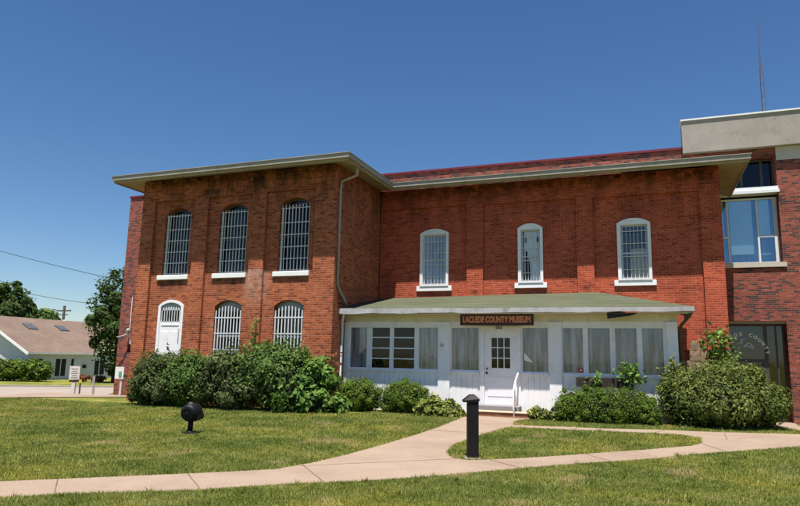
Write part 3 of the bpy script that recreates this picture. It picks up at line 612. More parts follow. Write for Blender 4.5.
# things on / in the porch windows
bx = MB(); bx.slab(rect(-1.66, -.42, .97, 1.20), [], 17.30, 17.32); bx.box(-1.66, -.42, 17.322, 17.52, .97, 1.0)
for x in (-1.66, -.44): bx.box(x, x+.02, 17.322, 17.52, 1.002, 1.2)
for k in range(13): bx.box(-1.65+k*.095, -1.65+k*.095+.07, 17.285, 17.298, .98, 1.19)
tag(bx.build('window_box', M['brown']), 'dark brown slatted flower box under the right porch windows', 'flower box')
k = MB(); k.box(-1.64, -1.50, YP+.028, YP+.036, 1.32, 1.43); o = k.build('window_sticker', M['red']); tag(o, 'small red notice stuck inside the porch window above the flower box', 'notice')
k = MB(); k.box(-1.60, -1.54, YP+.0265, YP+.0275, 1.36, 1.40); k.build('print', M['paper'], o)
k = MB(); k.slab([(-3.05, 1.82), (-3.05, 1.61), (-2.80, 1.54)], [], YP+.028, YP+.034); tag(k.build('paper_flag', M['paper']), 'white triangular paper in the porch window right of the door', 'paper')
k = MB(); k.lathe([(.02, 1.305), (.07, 1.31), (.085, 1.36), (.06, 1.42), (.035, 1.44), (.05, 1.47), (.045, 1.52), (.01, 1.545)], -7.38, YP+.15, 14); tag(k.build('ornament', [M['pink']], smooth=True), 'small pinkish figurine on the sill of the barred left porch window', 'ornament')

# ------------------------------------------------------------------ the modern building behind
YA = 23.64; AX0, AX1 = -23.2, 12.0
an = thing('modern_brick_building', 'modern red and dark speckled brick building with concrete parapet wrapping behind the old building', 'building', (-5, 30, -.3))
b = MB()
WR = (2.10, 4.38, 4.96, 8.64)
b.slab([(AX0, -.8), (AX1, -.8), (AX1, 8.86), (1.55, 8.86), (1.55, 9.06), (AX0, 9.06)], [rect(*WR), rect(2.45, 4.33, -.3, 3.03), rect(-22.60, -22.40, 1.6, 1.98)], YA, YA+.62)
b.box(AX0, AX0+.4, YA+.622, 44, -1.2, 9.06); b.box(AX1-.4, AX1, YA+.622, 44, -1.2, 9.06); b.box(AX0+.4, AX1-.4, 43.6, 44, -1.2, 9.06)
b.build('wall', M['new_brick'], an)
b = MB(); b.box(AX0-.04, 1.545, YA-.05, YA+.35, 9.062, 9.145); b.box(AX0-.04, AX0+.45, YA+.352, 44, 9.062, 9.145); b.build('coping', M['red_metal'], an)
b = MB(); b.box(1.55, AX1+.1, YA-.22, YA+.4, 8.862, 10.02); b.build('parapet', M['concrete'], an)
b = MB(); b.box(1.52, AX1+.13, YA-.26, YA+.44, 10.022, 10.075); b.build('parapet_cap', M['metal_white'], an)
b = MB(); b.box(4.40, AX1, YA-.03, YA-.002, 8.40, 8.858); b.build('concrete_panel', M['concrete_light'], an)
b = MB(); b.add([(AX0+.3, YA+.5, 8.7), (AX1-.3, YA+.5, 8.7), (AX1-.3, 43.8, 8.7), (AX0+.3, 43.8, 8.7)], [(0, 1, 2, 3)]); b.build('roof', M['roof'], an)
b = MB(); b.box(2.0, 4.47, YA-.05, YA+.3, 4.80, 4.955); b.build('sill', M['concrete_light'], an)
y = YA+.30
f = MB(); f.slab(rect(2.11, 4.37, 4.97, 7.22), [rect(2.36, 2.84, 5.02, 5.85), rect(2.36, 2.84, 5.91, 7.16), rect(2.90, 3.74, 5.02, 7.16), rect(3.80, 4.24, 5.02, 5.85), rect(3.80, 4.24, 5.91, 7.16)], y, y+.06)
win = f.build('window', M['metal_white'], an)
g = MB(); g.box(2.30, 4.30, y+.03, y+.036, 5.0, 7.18); g.build('pane', M['sky_glass'], win)
g = MB(); g.box(2.93, 3.62, y+.07, y+.08, 5.30, 7.15); g.box(2.40, 2.75, y+.07, y+.08, 5.92, 7.15); g.box(3.82, 4.14, y+.07, y+.08, 5.93, 7.15); g.build('blind', M['blind'], win)
g = MB(); g.box(3.84, 4.12, y+.10, y+.115, 5.27, 5.33); g.build('ledge', M['metal_white'], win)
g = MB(); g.box(2.2, 4.34, y+.5, y+.52, 4.9, 7.2); g.build('backing', M['curtain_blue'], win)
f = MB(); f.box(2.05, 4.42, YA-.08, YA+.36, 7.30, 7.40); f.box(2.05, 4.40, YA-.03, YA+.36, 7.402, 7.52); f.build('canopy_band', M['metal_white'], an)
f = MB(); f.slab(rect(2.11, 4.37, 7.53, 8.62), [rect(2.16, 2.70, 7.58, 8.56), rect(2.78, 3.36, 7.58, 8.56), rect(3.44, 3.98, 7.58, 8.56), rect(4.06, 4.33, 7.58, 8.56)], y+.24, y+.30)
win = f.build('window', M['dark_frame'], an)
g = MB(); g.box(2.14, 4.36, y+.265, y+.27, 7.56, 8.6); g.build('pane', M['glass_dark'], win)
g = MB(); g.box(2.2, 3.3, y+.32, y+.33, 7.56, 7.85); g.build('blind', M['curtain_blue'], win)
f = MB(); f.box(2.46, 4.32, YA+.03, YA+.45, 2.95, 3.025); f.build('lintel', M['tan_trim'], an)
y = YA+.40
f = MB(); f.slab(rect(2.46, 4.32, -.28, 2.945), [rect(2.52, 3.72, 1.80, 2.88), rect(2.52, 3.62, -.2, 1.70), rect(3.82, 4.05, -.2, 2.88), rect(4.10, 4.26, -.2, 2.88)], y, y+.07)
win = f.build('entrance_door', M['dark_frame'], an)
g = MB(); g.box(2.5, 4.28, y+.03, y+.036, -.22, 2.9); g.build('pane', M['door_glass'], win)
g = MB(); g.box(2.3, 4.4, y+.9, y+.92, -.3, 3.0); g.build('backing', M['dark'], win)
word = 'LACLEDE COUNTY'; ccx, ccz, rad = 3.12, 1.93, .68
for i, ch in enumerate(word):                                                                        # arched lettering on the glass
    if ch == ' ': continue
    a = math.radians(82-164*i/(len(word)-1)); o = text_mesh(ch, .15, 'letter', M['paper'], win, (ccx-rad*math.sin(a), y-.004, ccz+rad*math.cos(a)), bold=.009, depth=.002); o.rotation_euler = (0, -a, 0)
g = MB()
for s_ in (0, 1):
    P = [(ccx-.02+.30*t_, y-.01, 2.16+.16*math.sin(3.0*t_+s_*.5)*(1 if s_ == 0 else .45)) for t_ in np.linspace(0, 1, 10)]; g.tube(P, .014, 6)
g.tube([(ccx-.1, y-.01, 2.33), (ccx-.06, y-.01, 2.38)], [.02, .035], 8); g.build('emblem', M['paper'], win)
g = MB(); g.tube([(ccx-.12, y-.006, 2.42), (ccx+.02, y-.006, 2.48)], [.05, .05], 8); g.build('emblem', M['curtain_blue'], win)
b = MB(); b.tube([(-22.42, YA-.03, 1.98), (-22.52, YA-.03, 2.6), (-22.52, YA-.03, 4.2)], .022, 6); b.build('conduit', M['metal_white'], an)
b = MB(); b.box(-22.58, -22.42, YA+.2, YA+.22, 1.6, 1.98); b.build('vent', M['dark'], an)
cm = MB(); cm.lathe([(.01, 2.40), (.05, 2.42), (.075, 2.55), (.09, 2.62), (.05, 2.70), (.01, 2.72)], -22.5, YA-.16, 10); cm.tube([(-22.5, YA, 2.6), (-22.5, YA-.1, 2.62)], .025, 6); cm.tube([(-22.5, YA-.16, 2.45), (-22.72, YA-.3, 2.34), (-22.95, YA-.34, 2.30)], [.04, .03, .03], 6)
tag(cm.build('security_camera', M['post']), 'small security camera and lamp on the left end of the modern brick wall', 'security camera')
at = thing('radio_antenna', 'thin tall lattice radio mast on the roof at the right', 'antenna', (4.74, 27, 8.7))
b = MB(); hh = .11
for k in range(3):
    a = k*2.094; b.tube([(4.74+hh*math.cos(a), 27+hh*math.sin(a), 8.7), (4.75+.5*hh*math.cos(a), 27+.5*hh*math.sin(a), 13.2)], .012, 5)
for j in range(30):
    z = 8.8+j*.145; t0 = 1-.5*(z-8.7)/4.5; a0, a1 = (j % 3)*2.094, ((j+1) % 3)*2.094
    b.tube([(4.74+hh*t0*math.cos(a0), 27+hh*t0*math.sin(a0), z), (4.74+hh*t0*math.cos(a1), 27+hh*t0*math.sin(a1), z+.145)], .0035, 4)
b.build('lattice_mast', M['steel'], at)
b = MB(); b.tube([(4.75, 27, 13.1), (4.75, 27, 14.2), (4.78, 27, 15.35)], [.028, .018, .010], 6); b.build('whip', M['steel'], at)

# ------------------------------------------------------------------ left background: white house, pole, wires, signs
hs = thing('white_house', 'low white sided house with brown shingle roof and two skylights across the road', 'house', (-55, 44, -.95))
HX, HY0, HY1, RX, ZE = -50.15, 41.2, 48.4, -56.45, 1.46
ZRI = ZE+.5*(HX+.3-RX); zg = -1.3
b = MB(); WX = 2*RX-HX
b.slab([(HX, zg), (HX, ZE+.02), (RX, ZRI-.2), (WX, ZE+.02), (WX, zg)], [], HY0, HY0+.2)
for k in range(22): z = -.9+k*.24; hw = (HX-RX) if z < ZE else max(.1, (ZRI-.25-z)/.5); b.box(RX-hw+.01, RX+hw-.01, HY0-.02, HY0-.003, z, z+.215)
b.slab(rect(HY0+.2, HY1, zg, ZE+.1), [], HX-.2, HX, 'x')
for k in range(10): b.box(HX+.003, HX+.02, HY0+.01, HY1-.01, -.95+k*.24, -.95+k*.24+.215)
b.box(WX, WX+.2, HY0+.2, 54, zg, ZE); b.box(WX+.2, HX-.22, 53.8, 54, zg, ZE)
b.slab(rect(HY1, 54, zg, 1.3), [], HX-1.2, HX-1.0, 'x')
b.build('wall', M['siding'], hs)
b = MB()
def rp(x, y, dz=0): return (x, y, ZE+.5*(HX+.3-x)+dz if x > RX else ZE+.5*(x-(2*RX-HX-.3))+dz)
for X0, X1 in ((RX, HX+.35), (RX, WX-.35)):
    v = [rp(X1, HY0-.5), rp(X1, HY1+.3), rp(RX+.0, 54.3), rp(RX+.0, HY0-.5)]
    if X0 == RX and X1 > RX: v = [rp(X1, HY0-.5), rp(X1, HY1+.3), rp(X1-1.1, HY1+.35), rp(X1-1.1, 54.3), (RX, 54.3, ZRI), (RX, HY0-.5, ZRI)]
    else: v = [rp(X1, HY0-.5), rp(X1, 54.3), (RX, 54.3, ZRI), (RX, HY0-.5, ZRI)]
    m = len(v); b.add(v+[(x, y, z-.12) for x, y, z in v], [tuple(range(m)), tuple(reversed(range(m, 2*m)))]+[(i, (i+1) % m, (i+1) % m+m, i+m) for i in range(m)])
b.build('roof', M['shingle'], hs)
b = MB()
for sgn, X1 in ((1, HX+.36), (-1, WX-.36)):
    p0, p1 = Vector(rp(X1, HY0-.53)), Vector((RX, HY0-.53, ZRI)); b.add([p0+Vector((0, 0, -.24)), p1+Vector((0, 0, -.24)), p1+Vector((0, 0, .02)), p0+Vector((0, 0, .02)), p0+Vector((0, .025, -.24)), p1+Vector((0, .025, -.24)), p1+Vector((0, .025, .02)), p0+Vector((0, .025, .02))], [(0, 1, 2, 3), (7, 6, 5, 4), (0, 4, 5, 1), (2, 6, 7, 3), (1, 5, 6, 2), (0, 3, 7, 4)])
b.box(HX+.3, HX+.40, HY0-.5, HY1+.3, ZE-.16, ZE+.0)
b.build('trim', M['white_clean'], hs)
for yy in (44.0, 47.6):
    k = MB(); xx = HX-4.9; v = [rp(xx, yy, .1), rp(xx+1.0, yy, .1), rp(xx+1.0, yy+1.0, .1), rp(xx, yy+1.0, .1)]
    k.add(v+[(x, y, z-.16) for x, y, z in v], [(0, 1, 2, 3), (4, 7, 6, 5)]+[(i, (i+1) % 4, (i+1) % 4+4, i+4) for i in range(4)]); k.build('skylight', M['skylight'], hs)
for y0, y1, z0, z1, nm in ((41.4+.1, 42.6, .1, .98, 'window'), (43.8, 45.1, -.75, .98, 'window')):
    f = MB(); f.slab(rect(y0, y1, z0, z1), [rect(y0+.08, (y0+y1)/2-.04, z0+.08, z1-.08), rect((y0+y1)/2+.04, y1-.08, z0+.08, z1-.08)], HX+.022, HX+.05, 'x'); fw = f.build('window', M['siding'], hs)
    g = MB(); g.box(HX+.023, HX+.035, y0+.06, y1-.06, z0+.06, z1-.06); g.build('pane', M['dark'], fw)
f = MB(); f.box(HX+.022, HX+.06, 45.9, 46.7, -.95, .95); dd = f.build('door', M['siding'], hs)
f = MB(); f.box(HX+.022, HX+.055, 45.62, 45.86, -.7, .9); f.build('shutter', M['dark'], hs)
f = MB(); f.box(HX+.022, HX+.2, 46.95, 47.25, .05, .35); f.build('mailbox', M['dark'], hs)
f = MB(); f.slab(rect(49.2, 50.7, -.75, .85), [rect(49.3, 49.9, -.65, .75), rect(50.0, 50.6, -.65, .75)], HX-.998, HX-.96, 'x'); fw = f.build('window', M['siding'], hs)
g = MB(); g.box(HX-.995, HX-.98, 49.25, 50.65, -.7, .8); g.build('pane', M['dark'], fw)

pole = thing('utility_pole', 'distant wooden utility pole with a crossarm rising behind the house roof', 'utility pole', (-72.2, 63.7, -1.2))
b = MB(); b.tube([(-72.2, 63.7, -1.3), (-72.2, 63.7, 7.6)], [.20, .16], 8); b.build('post', M['wood_pole'], pole)
b = MB(); b.box(-73.5, -71.0, 63.65, 63.75, 6.85, 7.03); b.box(-73.0, -71.5, 63.65, 63.75, 6.35, 6.48); b.build('crossarm', M['wood_pole'], pole)
b = MB(); b.lathe([(.18, 5.0), (.2, 5.05), (.2, 5.6), (.1, 5.68)], -71.95, 63.6, 10); b.build('transformer', M['bars'], pole)
def wire(a, c, sag, r, label):
    P = [Vector(a).lerp(Vector(c), t)-Vector((0, 0, sag*4*t*(1-t))) for t in np.linspace(0, 1, 14)]; b = MB(); b.tube(P, r, 5); tag(b.build('power_line', M['wire']), label, 'power line', 'power lines at the left')
wire((-90, 58.5, 17.2), (-61, 60.5, 10.55), .25, .035, 'upper black power line crossing the sky towards the tree')
wire((-76.8, 61, 9.2), (-58, 62, 7.1), .3, .03, 'lower faint power line above the house roof')

def signpost(px, py, posts, board, label, cat, mat='post_white', print_=None):
    z = terrain(px, py); t = thing('street_sign' if board else 'marker_post', label, cat, (px, py, z)); return t
t = signpost(-22.7, 20.9, 1, 1, 'square white notice board on a thick pale post at the lawn edge', 'sign')
z = terrain(-22.7, 20.9)
rx, ry = .885, .465                                                                                 # along the board, facing the camera
def vbox(b, cxx, cyy, hw, z0, z1, t): 
    n = Vector((ry, -rx, 0)); r = Vector((rx, ry, 0)); c = Vector((cxx, cyy, 0))
    q = [c-r*hw-n*t, c+r*hw-n*t, c+r*hw+n*t, c-r*hw+n*t]
    b.add([(p.x, p.y, z0) for p in q]+[(p.x, p.y, z1) for p in q], [(0, 3, 2, 1), (4, 5, 6, 7), (0, 1, 5, 4), (1, 2, 6, 5), (2, 3, 7, 6), (3, 0, 4, 7)])
b = MB(); vbox(b, -22.7, 20.9, .07, z-.1, .36, .06); b.build('post', M['post_white'], t)
b = MB(); vbox(b, -22.66, 20.85, .21, .42, .98, .02); b.build('board', M['post_white'], t)
b = MB()
for k in range(5): vbox(b, -22.645, 20.825, .14-.03*(k % 2), .52+k*.09, .535+k*.09, .004)
b.build('print', M['mark'], t)
b = MB(); vbox(b, -22.66, 20.86, .2, .32, .398, .015); b.build('rail', M['brown'], t)
t = signpost(-22.45, 21.0, 1, 0, 'thin dark post with yellow top beside the white notice board', 'post'); z = terrain(-22.45, 21.0)
b = MB(); vbox(b, -22.45, 21.0, .025, z-.1, .3, .025); b.build('post', M['dark_frame'], t)
b = MB(); vbox(b, -22.43, 20.98, .06, .28, .42, .02); b.build('reflector', M['yellow'], t)
t = signpost(-20.25, 19.6, 1, 0, 'plain grey metal post standing alone in the pavement', 'post'); z = terrain(-20.25, 19.6)
b = MB(); vbox(b, -20.25, 19.6, .03, z-.1, .40, .03); b.build('post', M['post'], t)
b = MB(); vbox(b, -20.25, 19.58, .045, .30, .66, .012); b.build('plate', M['post'], t)
t = signpost(-17.75, 18.35, 1, 1, 'small white sign with green print on a post by the corner of the brick building', 'sign'); z = terrain(-17.75, 18.35)
b = MB(); vbox(b, -17.72, 18.38, .035, z-.1, .68, .03); b.build('post', M['post_white'], t)
b = MB(); vbox(b, -17.76, 18.31, .15, .66, 1.08, .012); b.build('board', M['paper'], t)
b = MB(); vbox(b, -17.72, 18.30, .05, .76, .92, .004); b.build('print', M['green_mark'], t)

# ------------------------------------------------------------------ bollard and spotlight
bl = thing('bollard', 'square black wooden bollard with a pitched cap beside the path junction', 'bollard', (-2.68, 10.52, 0))
ang = math.radians(22); 
def rbox(b, cxx, cyy, hx, hy, z0, z1, a=ang, tx=1, ty=1):
    ca, sa = math.cos(a), math.sin(a); vs = []
    for zz, k, l in ((z0, 1, 1), (z1, tx, ty)):
        for sx, sy in ((-1, -1), (1, -1), (1, 1), (-1, 1)):
            x, y = sx*hx*k, sy*hy*l; vs.append((cxx+x*ca-y*sa, cyy+x*sa+y*ca, zz))
    b.add(vs, [(0, 3, 2, 1), (4, 5, 6, 7), (0, 1, 5, 4), (1, 2, 6, 5), (2, 3, 7, 6), (3, 0, 4, 7)])
b = MB(); rbox(b, -2.68, 10.52, .088, .10, -.05, .94); b.build('post', M['black_wood'], bl, bevel=.008)
b = MB(); ca, sa = math.cos(ang), math.sin(ang)
def rot2(x, y): return (-2.68+x*ca-y*sa, 10.52+x*sa+y*ca)
v = [(*rot2(-.16, -.115), .905), (*rot2(.10, -.115), .925), (*rot2(.10, .115), .925), (*rot2(-.16, .115), .905), (*rot2(-.16, -.115), .935), (*rot2(.10, -.115), .965), (*rot2(.10, .115), .965), (*rot2(-.16, .115), .935), (*rot2(-.05, -.05), 1.03), (*rot2(.03, -.05), 1.03), (*rot2(.03, .05), 1.03), (*rot2(-.05, .05), 1.03)]
b.add(v, [(0, 3, 2, 1), (0, 1, 5, 4), (1, 2, 6, 5), (2, 3, 7, 6), (3, 0, 4, 7), (4, 5, 9, 8), (5, 6, 10, 9), (6, 7, 11, 10), (7, 4, 8, 11), (8, 9, 10, 11)]); b.build('cap', M['black_wood'], bl)
b = MB(); rbox(b, -2.68, 10.50, .13, .12, -.04, .03); b.build('footing', M['slab'], bl, bevel=.01)
lx, ly = -8.65, 10.94; z = terrain(lx, ly)
sp = thing('spotlight', 'round black floodlight with hood on a short post in the left lawn', 'spotlight', (lx, ly, z))
b = MB(); b.lathe([(.16, z-.02), (.16, z+.03), (.06, z+.05), (.05, z+.06)], lx, ly, 18); b.build('base', M['black'], sp)
b = MB(); b.tube([(lx, ly, z+.02), (lx, ly, z+.30)], .052, 14); b.build('post', M['black'], sp, smooth=True)
b = MB(); ax = Vector((-.20, .96, .16)).normalized(); c = Vector((lx-.03, ly, z+.425))
b.tube([c-ax*.13, c-ax*.115, c-ax*.07, c+ax*.10, c+ax*.12], [.11, .145, .172, .178, .165], 32); b.build('lamp_head', M['black'], sp)
b = MB(); rv = ax.cross(Vector((0, 0, 1))).normalized(); uv_ = rv.cross(ax); P = []
prof = [(.10, .165), (.175, .06), (.225, -.13), (.20, -.19), (.10, -.225), (-.06, -.205), (.0, .0)]
for dpt, k in ((-.055, .94), (.20, 1.05)): P += [c+ax*dpt+rv*x*k*.86+uv_*y*k*.86 for x, y in prof]
m_ = len(prof); b.add(P, [tuple(range(m_)), tuple(reversed(range(m_, 2*m_)))]+[(q, (q+1) % m_, (q+1) % m_+m_, q+m_) for q in range(m_)]); b.build('hood', M['black'], sp)
b = MB(); b.tube([c+rv*-.01+uv_*.0+ax*-.12, c+ax*-.15], [.03, .02], 10); b.build('cable_gland', M['black'], sp)
b = MB(); b.tube([c+Vector((0, 0, .155)), c+Vector((0, 0, .20))], [.05, .035], 10); b.build('vent_cap', M['steel'], sp)

# ------------------------------------------------------------------ vegetation
def leaf_mesh(name, P, N, size, mat, parent, tint, asp=.5):
    n = len(P); up = rng.normal(size=(n, 3)); a = np.cross(N, up); a /= np.linalg.norm(a, axis=1)[:, None]+1e-9; b_ = np.cross(N, a)
    s = size*(rng.uniform(.5, 1.6, n)**1.0)[:, None]; a = a*s; b_ = b_*s*asp; bend = N*s*.18
    V = np.stack([P-a, P-b_+bend, P+a, P+b_+bend], 1).reshape(-1, 3)
    me = bpy.data.meshes.new(name); org = np.array([P[:, 0].mean(), P[:, 1].mean(), P[:, 2].min()])
    me.vertices.add(4*n); me.vertices.foreach_set('co', (V-org).ravel().astype(np.float32))
    me.loops.add(4*n); me.loops.foreach_set('vertex_index', np.arange(4*n, dtype=np.int32))
    me.polygons.add(n); me.polygons.foreach_set('loop_start', np.arange(0, 4*n, 4, dtype=np.int32)); me.polygons.foreach_set('loop_total', np.full(n, 4, np.int32))
    me.update(); at_ = me.attributes.new('tint', 'FLOAT', 'FACE'); at_.data.foreach_set('value', np.clip(tint, 0, 1).astype(np.float32))
    me.materials.append(mat); return link(name, me, parent, Vector(org))
def crown_points(lumps, n, clumps=40, shell=.32, jitter=.12, cs=1.0):
    """leaf positions in clumps near the surface of a union of ellipsoids"""
    L = np.array(lumps, float); vol = (L[:, 3]*L[:, 4]+L[:, 4]*L[:, 5]+L[:, 3]*L[:, 5]); pr = vol/vol.sum()
    idx = rng.choice(len(L), clumps, p=pr); d = rng.normal(size=(clumps, 3)); d /= np.linalg.norm(d, axis=1)[:, None]
    cc = L[idx, :3]+d*L[idx, 3:6]*rng.uniform(.72, 1.02, clumps)[:, None]; cr = L[idx, 3:6].mean(1)*rng.uniform(.22, .42, clumps)*cs; ct = rng.normal(0, .13, clumps)
    k = rng.integers(0, clumps, int(n*.62)); q = rng.normal(size=(len(k), 3)); q /= np.linalg.norm(q, axis=1)[:, None]
    P1 = cc[k]+q*(cr[k]*rng.uniform(.35, 1.0, len(k))**.6)[:, None]; N1 = q+d[k]*.7; T1 = .45+ct[k]+rng.normal(0, .17, len(k))
    m = n-len(k); i2 = rng.choice(len(L), m, p=pr); d2 = rng.normal(size=(m, 3)); d2 /= np.linalg.norm(d2, axis=1)[:, None]
    P2 = L[i2, :3]+d2*L[i2, 3:6]*(1-shell*rng.uniform(0, 1, m)**1.3+rng.normal(0, jitter*.4, m))[:, None]; T2 = .42+rng.normal(0, .17, m)
    P = np.vstack([P1, P2]); N = np.vstack([N1, d2]); T = np.concatenate([T1, T2])
    deep = np.zeros(len(P), bool)
    for l in L: deep |= ((((P-l[:3])/l[3:6])**2).sum(1) < .42)
    N = N+rng.normal(0, .55, N.shape)+np.array([0, 0, .25]); N /= np.linalg.norm(N, axis=1)[:, None]
    keep = ~deep; return P[keep], N[keep], T[keep]
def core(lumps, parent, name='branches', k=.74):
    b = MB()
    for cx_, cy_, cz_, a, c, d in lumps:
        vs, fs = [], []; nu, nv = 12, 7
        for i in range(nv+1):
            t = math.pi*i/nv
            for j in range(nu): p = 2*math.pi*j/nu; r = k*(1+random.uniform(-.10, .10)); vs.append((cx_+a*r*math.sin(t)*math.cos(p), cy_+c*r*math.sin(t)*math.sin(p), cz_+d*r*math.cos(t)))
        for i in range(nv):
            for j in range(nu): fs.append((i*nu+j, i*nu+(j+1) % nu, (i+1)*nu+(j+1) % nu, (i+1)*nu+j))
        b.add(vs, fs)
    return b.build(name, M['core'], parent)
def shrub(label, cat, lumps, n, size, mat, group=None, clumps=40, name='shrub', stems=True, asp=.5, shell=.32, jitter=.12, shoots=0, reach=.3, cs=1.0):
    x = np.mean([l[0] for l in lumps]); y = np.mean([l[1] for l in lumps]); z = terrain(x, y)
    t = thing(name, label, cat, (x, y, z), group); P, N, T = crown_points(lumps, n, clumps, shell, jitter, cs); P[:, 2] = np.maximum(P[:, 2], z+.02)
    sb = MB(); EP, EN, ET = [], [], []
    for q in range(shoots):
        l = random.choice(lumps); a = random.uniform(0, 6.283); e = random.uniform(.25, 1.45); d = Vector((math.cos(a)*math.cos(e), math.sin(a)*math.cos(e), math.sin(e)))
        p0 = Vector((l[0]+d.x*l[3]*.85, l[1]+d.y*l[4]*.85, l[2]+d.z*l[5]*.85)); ln = random.uniform(.35, 1)*reach; p1 = p0+(d+Vector((random.uniform(-.5, .5), random.uniform(-.5, .5), .45))).normalized()*(ln+.1)
        sb.tube([p0, p1], [.006, .003], 4)
        for w_ in range(int(9+ln*50)):
            EP.append(tuple(p0.lerp(p1, rng.uniform(.1, 1.02))+Vector(rng.normal(0, size*.7, 3)))); EN.append(rng.normal(size=3)+np.array([0, -.2, .6])); ET.append(rng.normal(.66, .15))
    if shoots:
        EN = np.array(EN); EN /= np.linalg.norm(EN, axis=1)[:, None]; P = np.vstack([P, EP]); N = np.vstack([N, EN]); T = np.concatenate([T, ET]); None
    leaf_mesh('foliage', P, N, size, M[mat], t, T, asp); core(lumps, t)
    if stems:
        for k in range(5):
            b = MB(); l = random.choice(lumps); xx, yy = l[0]+random.uniform(-.3, .3)*l[3], l[1]-random.uniform(.0, .5)*l[4]
            b.tube([(xx, yy, z-.03), (xx+random.uniform(-.08, .08), yy, z+.3), (l[0]+random.uniform(-.4, .4)*l[3], l[1], l[2])], [.022, .016, .008], 6); b.build('stem', M['bark'], t)
    return t
def lum(cx_, cy_, base, top, rx_, ry_): return (cx_, cy_, (base+top)/2, rx_, ry_, (top-base)/2)
G1 = 'overgrown shrubs in front of the barred wing'
shrub('dark olive shrub at the far left end of the overgrown row', 'shrub', [lum(-13.75, 15.7, .0, 1.55, 0.75, .7), lum(-14.1, 15.6, .0, 1.15, .5, .55), lum(-13.2, 15.6, .1, 1.65, .6, .6), lum(-13.4, 15.3, .0, 1.1, .7, .5)], 19000, .037, 'leaf_dark', G1, 60, shoots=34)
shrub('drooping mid green shrub in front of the white arched door', 'shrub', [lum(-12.4, 15.6, .0, 1.62, .8, .7), lum(-12.0, 15.3, .0, 1.35, .7, .55), lum(-12.8, 15.35, .2, 1.35, .5, .5)], 17000, .04, 'leaf_mid', G1, 55, shoots=34)
shrub('dark shrub below the middle barred ground window between two fresher green shrubs', 'shrub', [lum(-11.0, 15.6, .0, 1.85, .85, .75), lum(-10.6, 15.25, .0, 1.45, .8, .55), lum(-11.4, 15.3, .1, 1.5, .5, .5)], 20000, .037, 'leaf_dark', G1, 60, shoots=34)
shrub('tall fresh green shrub in front of the right barred ground window', 'shrub', [lum(-9.6, 15.65, .1, 2.02, .85, .75), lum(-9.2, 15.3, .0, 1.6, .75, .6), lum(-10.1, 15.4, .3, 1.9, .55, .55), lum(-8.7, 15.6, .2, 1.65, .55, .5)], 18000, .043, 'leaf_mid', G1, 60, shoots=34)
shrub('broad leaved bright green shrub at the right end of the overgrown row', 'shrub', [lum(-8.75, 15.2, .0, 1.05, .6, .45), lum(-8.25, 15.35, .0, .85, .55, .45), lum(-7.75, 15.55, .05, .62, .5, .4), lum(-8.3, 15.75, .4, 1.62, .5, .45)], 4200, .07, 'leaf_bright', G1, 36, asp=.6, shell=.5, jitter=.4)
# climbing sprigs
def sapling(label, x, y, z0, h, n, size, mat, lean=0, spread=.16, name='sapling', nb=4):
    t = thing(name, label, 'sapling', (x, y, terrain(x, y))); b = MB(); tips = []
    b.tube([(x, y, z0), (x+lean*.4, y, z0+h*.5), (x+lean, y, z0+h)], [.018, .013, .006], 6); Pp = []
    for k in range(n//2): s_ = rng.uniform(.25, 1); Pp.append((x+lean*s_, y, z0+h*s_))
    for k in range(nb):
        s_ = .3+.6*k/nb; a = random.uniform(0, 6.28); p0 = Vector((x+lean*s_, y, z0+h*s_)); p1 = p0+Vector((math.cos(a)*spread*2.2, math.sin(a)*spread, h*.22)); b.tube([p0, p1], [.009, .004], 5)
        for q in range(n//(2*nb)): Pp.append(tuple(p0.lerp(p1, rng.uniform(.2, 1.05))))
    b.build('stem', M['bark'], t); P = np.array(Pp)+rng.normal(0, spread*.45, (len(Pp), 3)); N = rng.normal(size=P.shape)+np.array([0, -.6, .8]); N /= np.linalg.norm(N, axis=1)[:, None]
    leaf_mesh('foliage', P, N, size, M[mat], t, rng.normal(.5, .2, len(P)), .55); return t
sapling('slim leafy sprout climbing the brick between the two barred ground windows', -10.75, 16.25, 1.0, 1.65, 110, .055, 'leaf_bright', .03, .075)
sapling('reddish and green sprig against the brick left of the porch downspout', -8.35, 16.35, .3, 1.45, 130, .06, 'leaf_red', -.1, .2)
RG = 'round clipped shrubs by the porch'
shrub('clipped round green shrub left of its twin below the porch windows', 'shrub', [lum(-7.62, 16.85, .0, 1.03, .68, .55), lum(-7.85, 16.75, .0, .98, .45, .42), lum(-7.3, 16.75, .0, .96, .42, .42)], 20000, .024, 'leaf_round', RG, 75, asp=.38, shoots=6, reach=.08, cs=.6)
shrub('clipped round green shrub next to the yellow plant below the porch windows', 'shrub', [lum(-6.15, 16.75, .0, 1.03, .66, .55), lum(-5.85, 16.65, .0, .92, .45, .42), lum(-6.45, 16.65, .0, .96, .42, .42)], 20000, .024, 'leaf_round', RG, 75, asp=.38, shoots=6, reach=.08, cs=.6)
shrub('low yellow variegated shrub beside the path to the door', 'shrub', [lum(-5.1, 16.2, .0, .62, .48, .42), lum(-4.72, 16.1, .0, .52, .38, .38), lum(-5.4, 16.15, .05, .5, .3, .3)], 2600, .055, 'leaf_yellow', None, 30, asp=.5)
shrub('tiny yellow green plant at the right of the doorstep', 'shrub', [lum(-2.5, 16.5, .08, .46, .26, .24), lum(-2.25, 16.5, .08, .4, .22, .2)], 800, .05, 'leaf_yellow', None, 18, asp=.4)
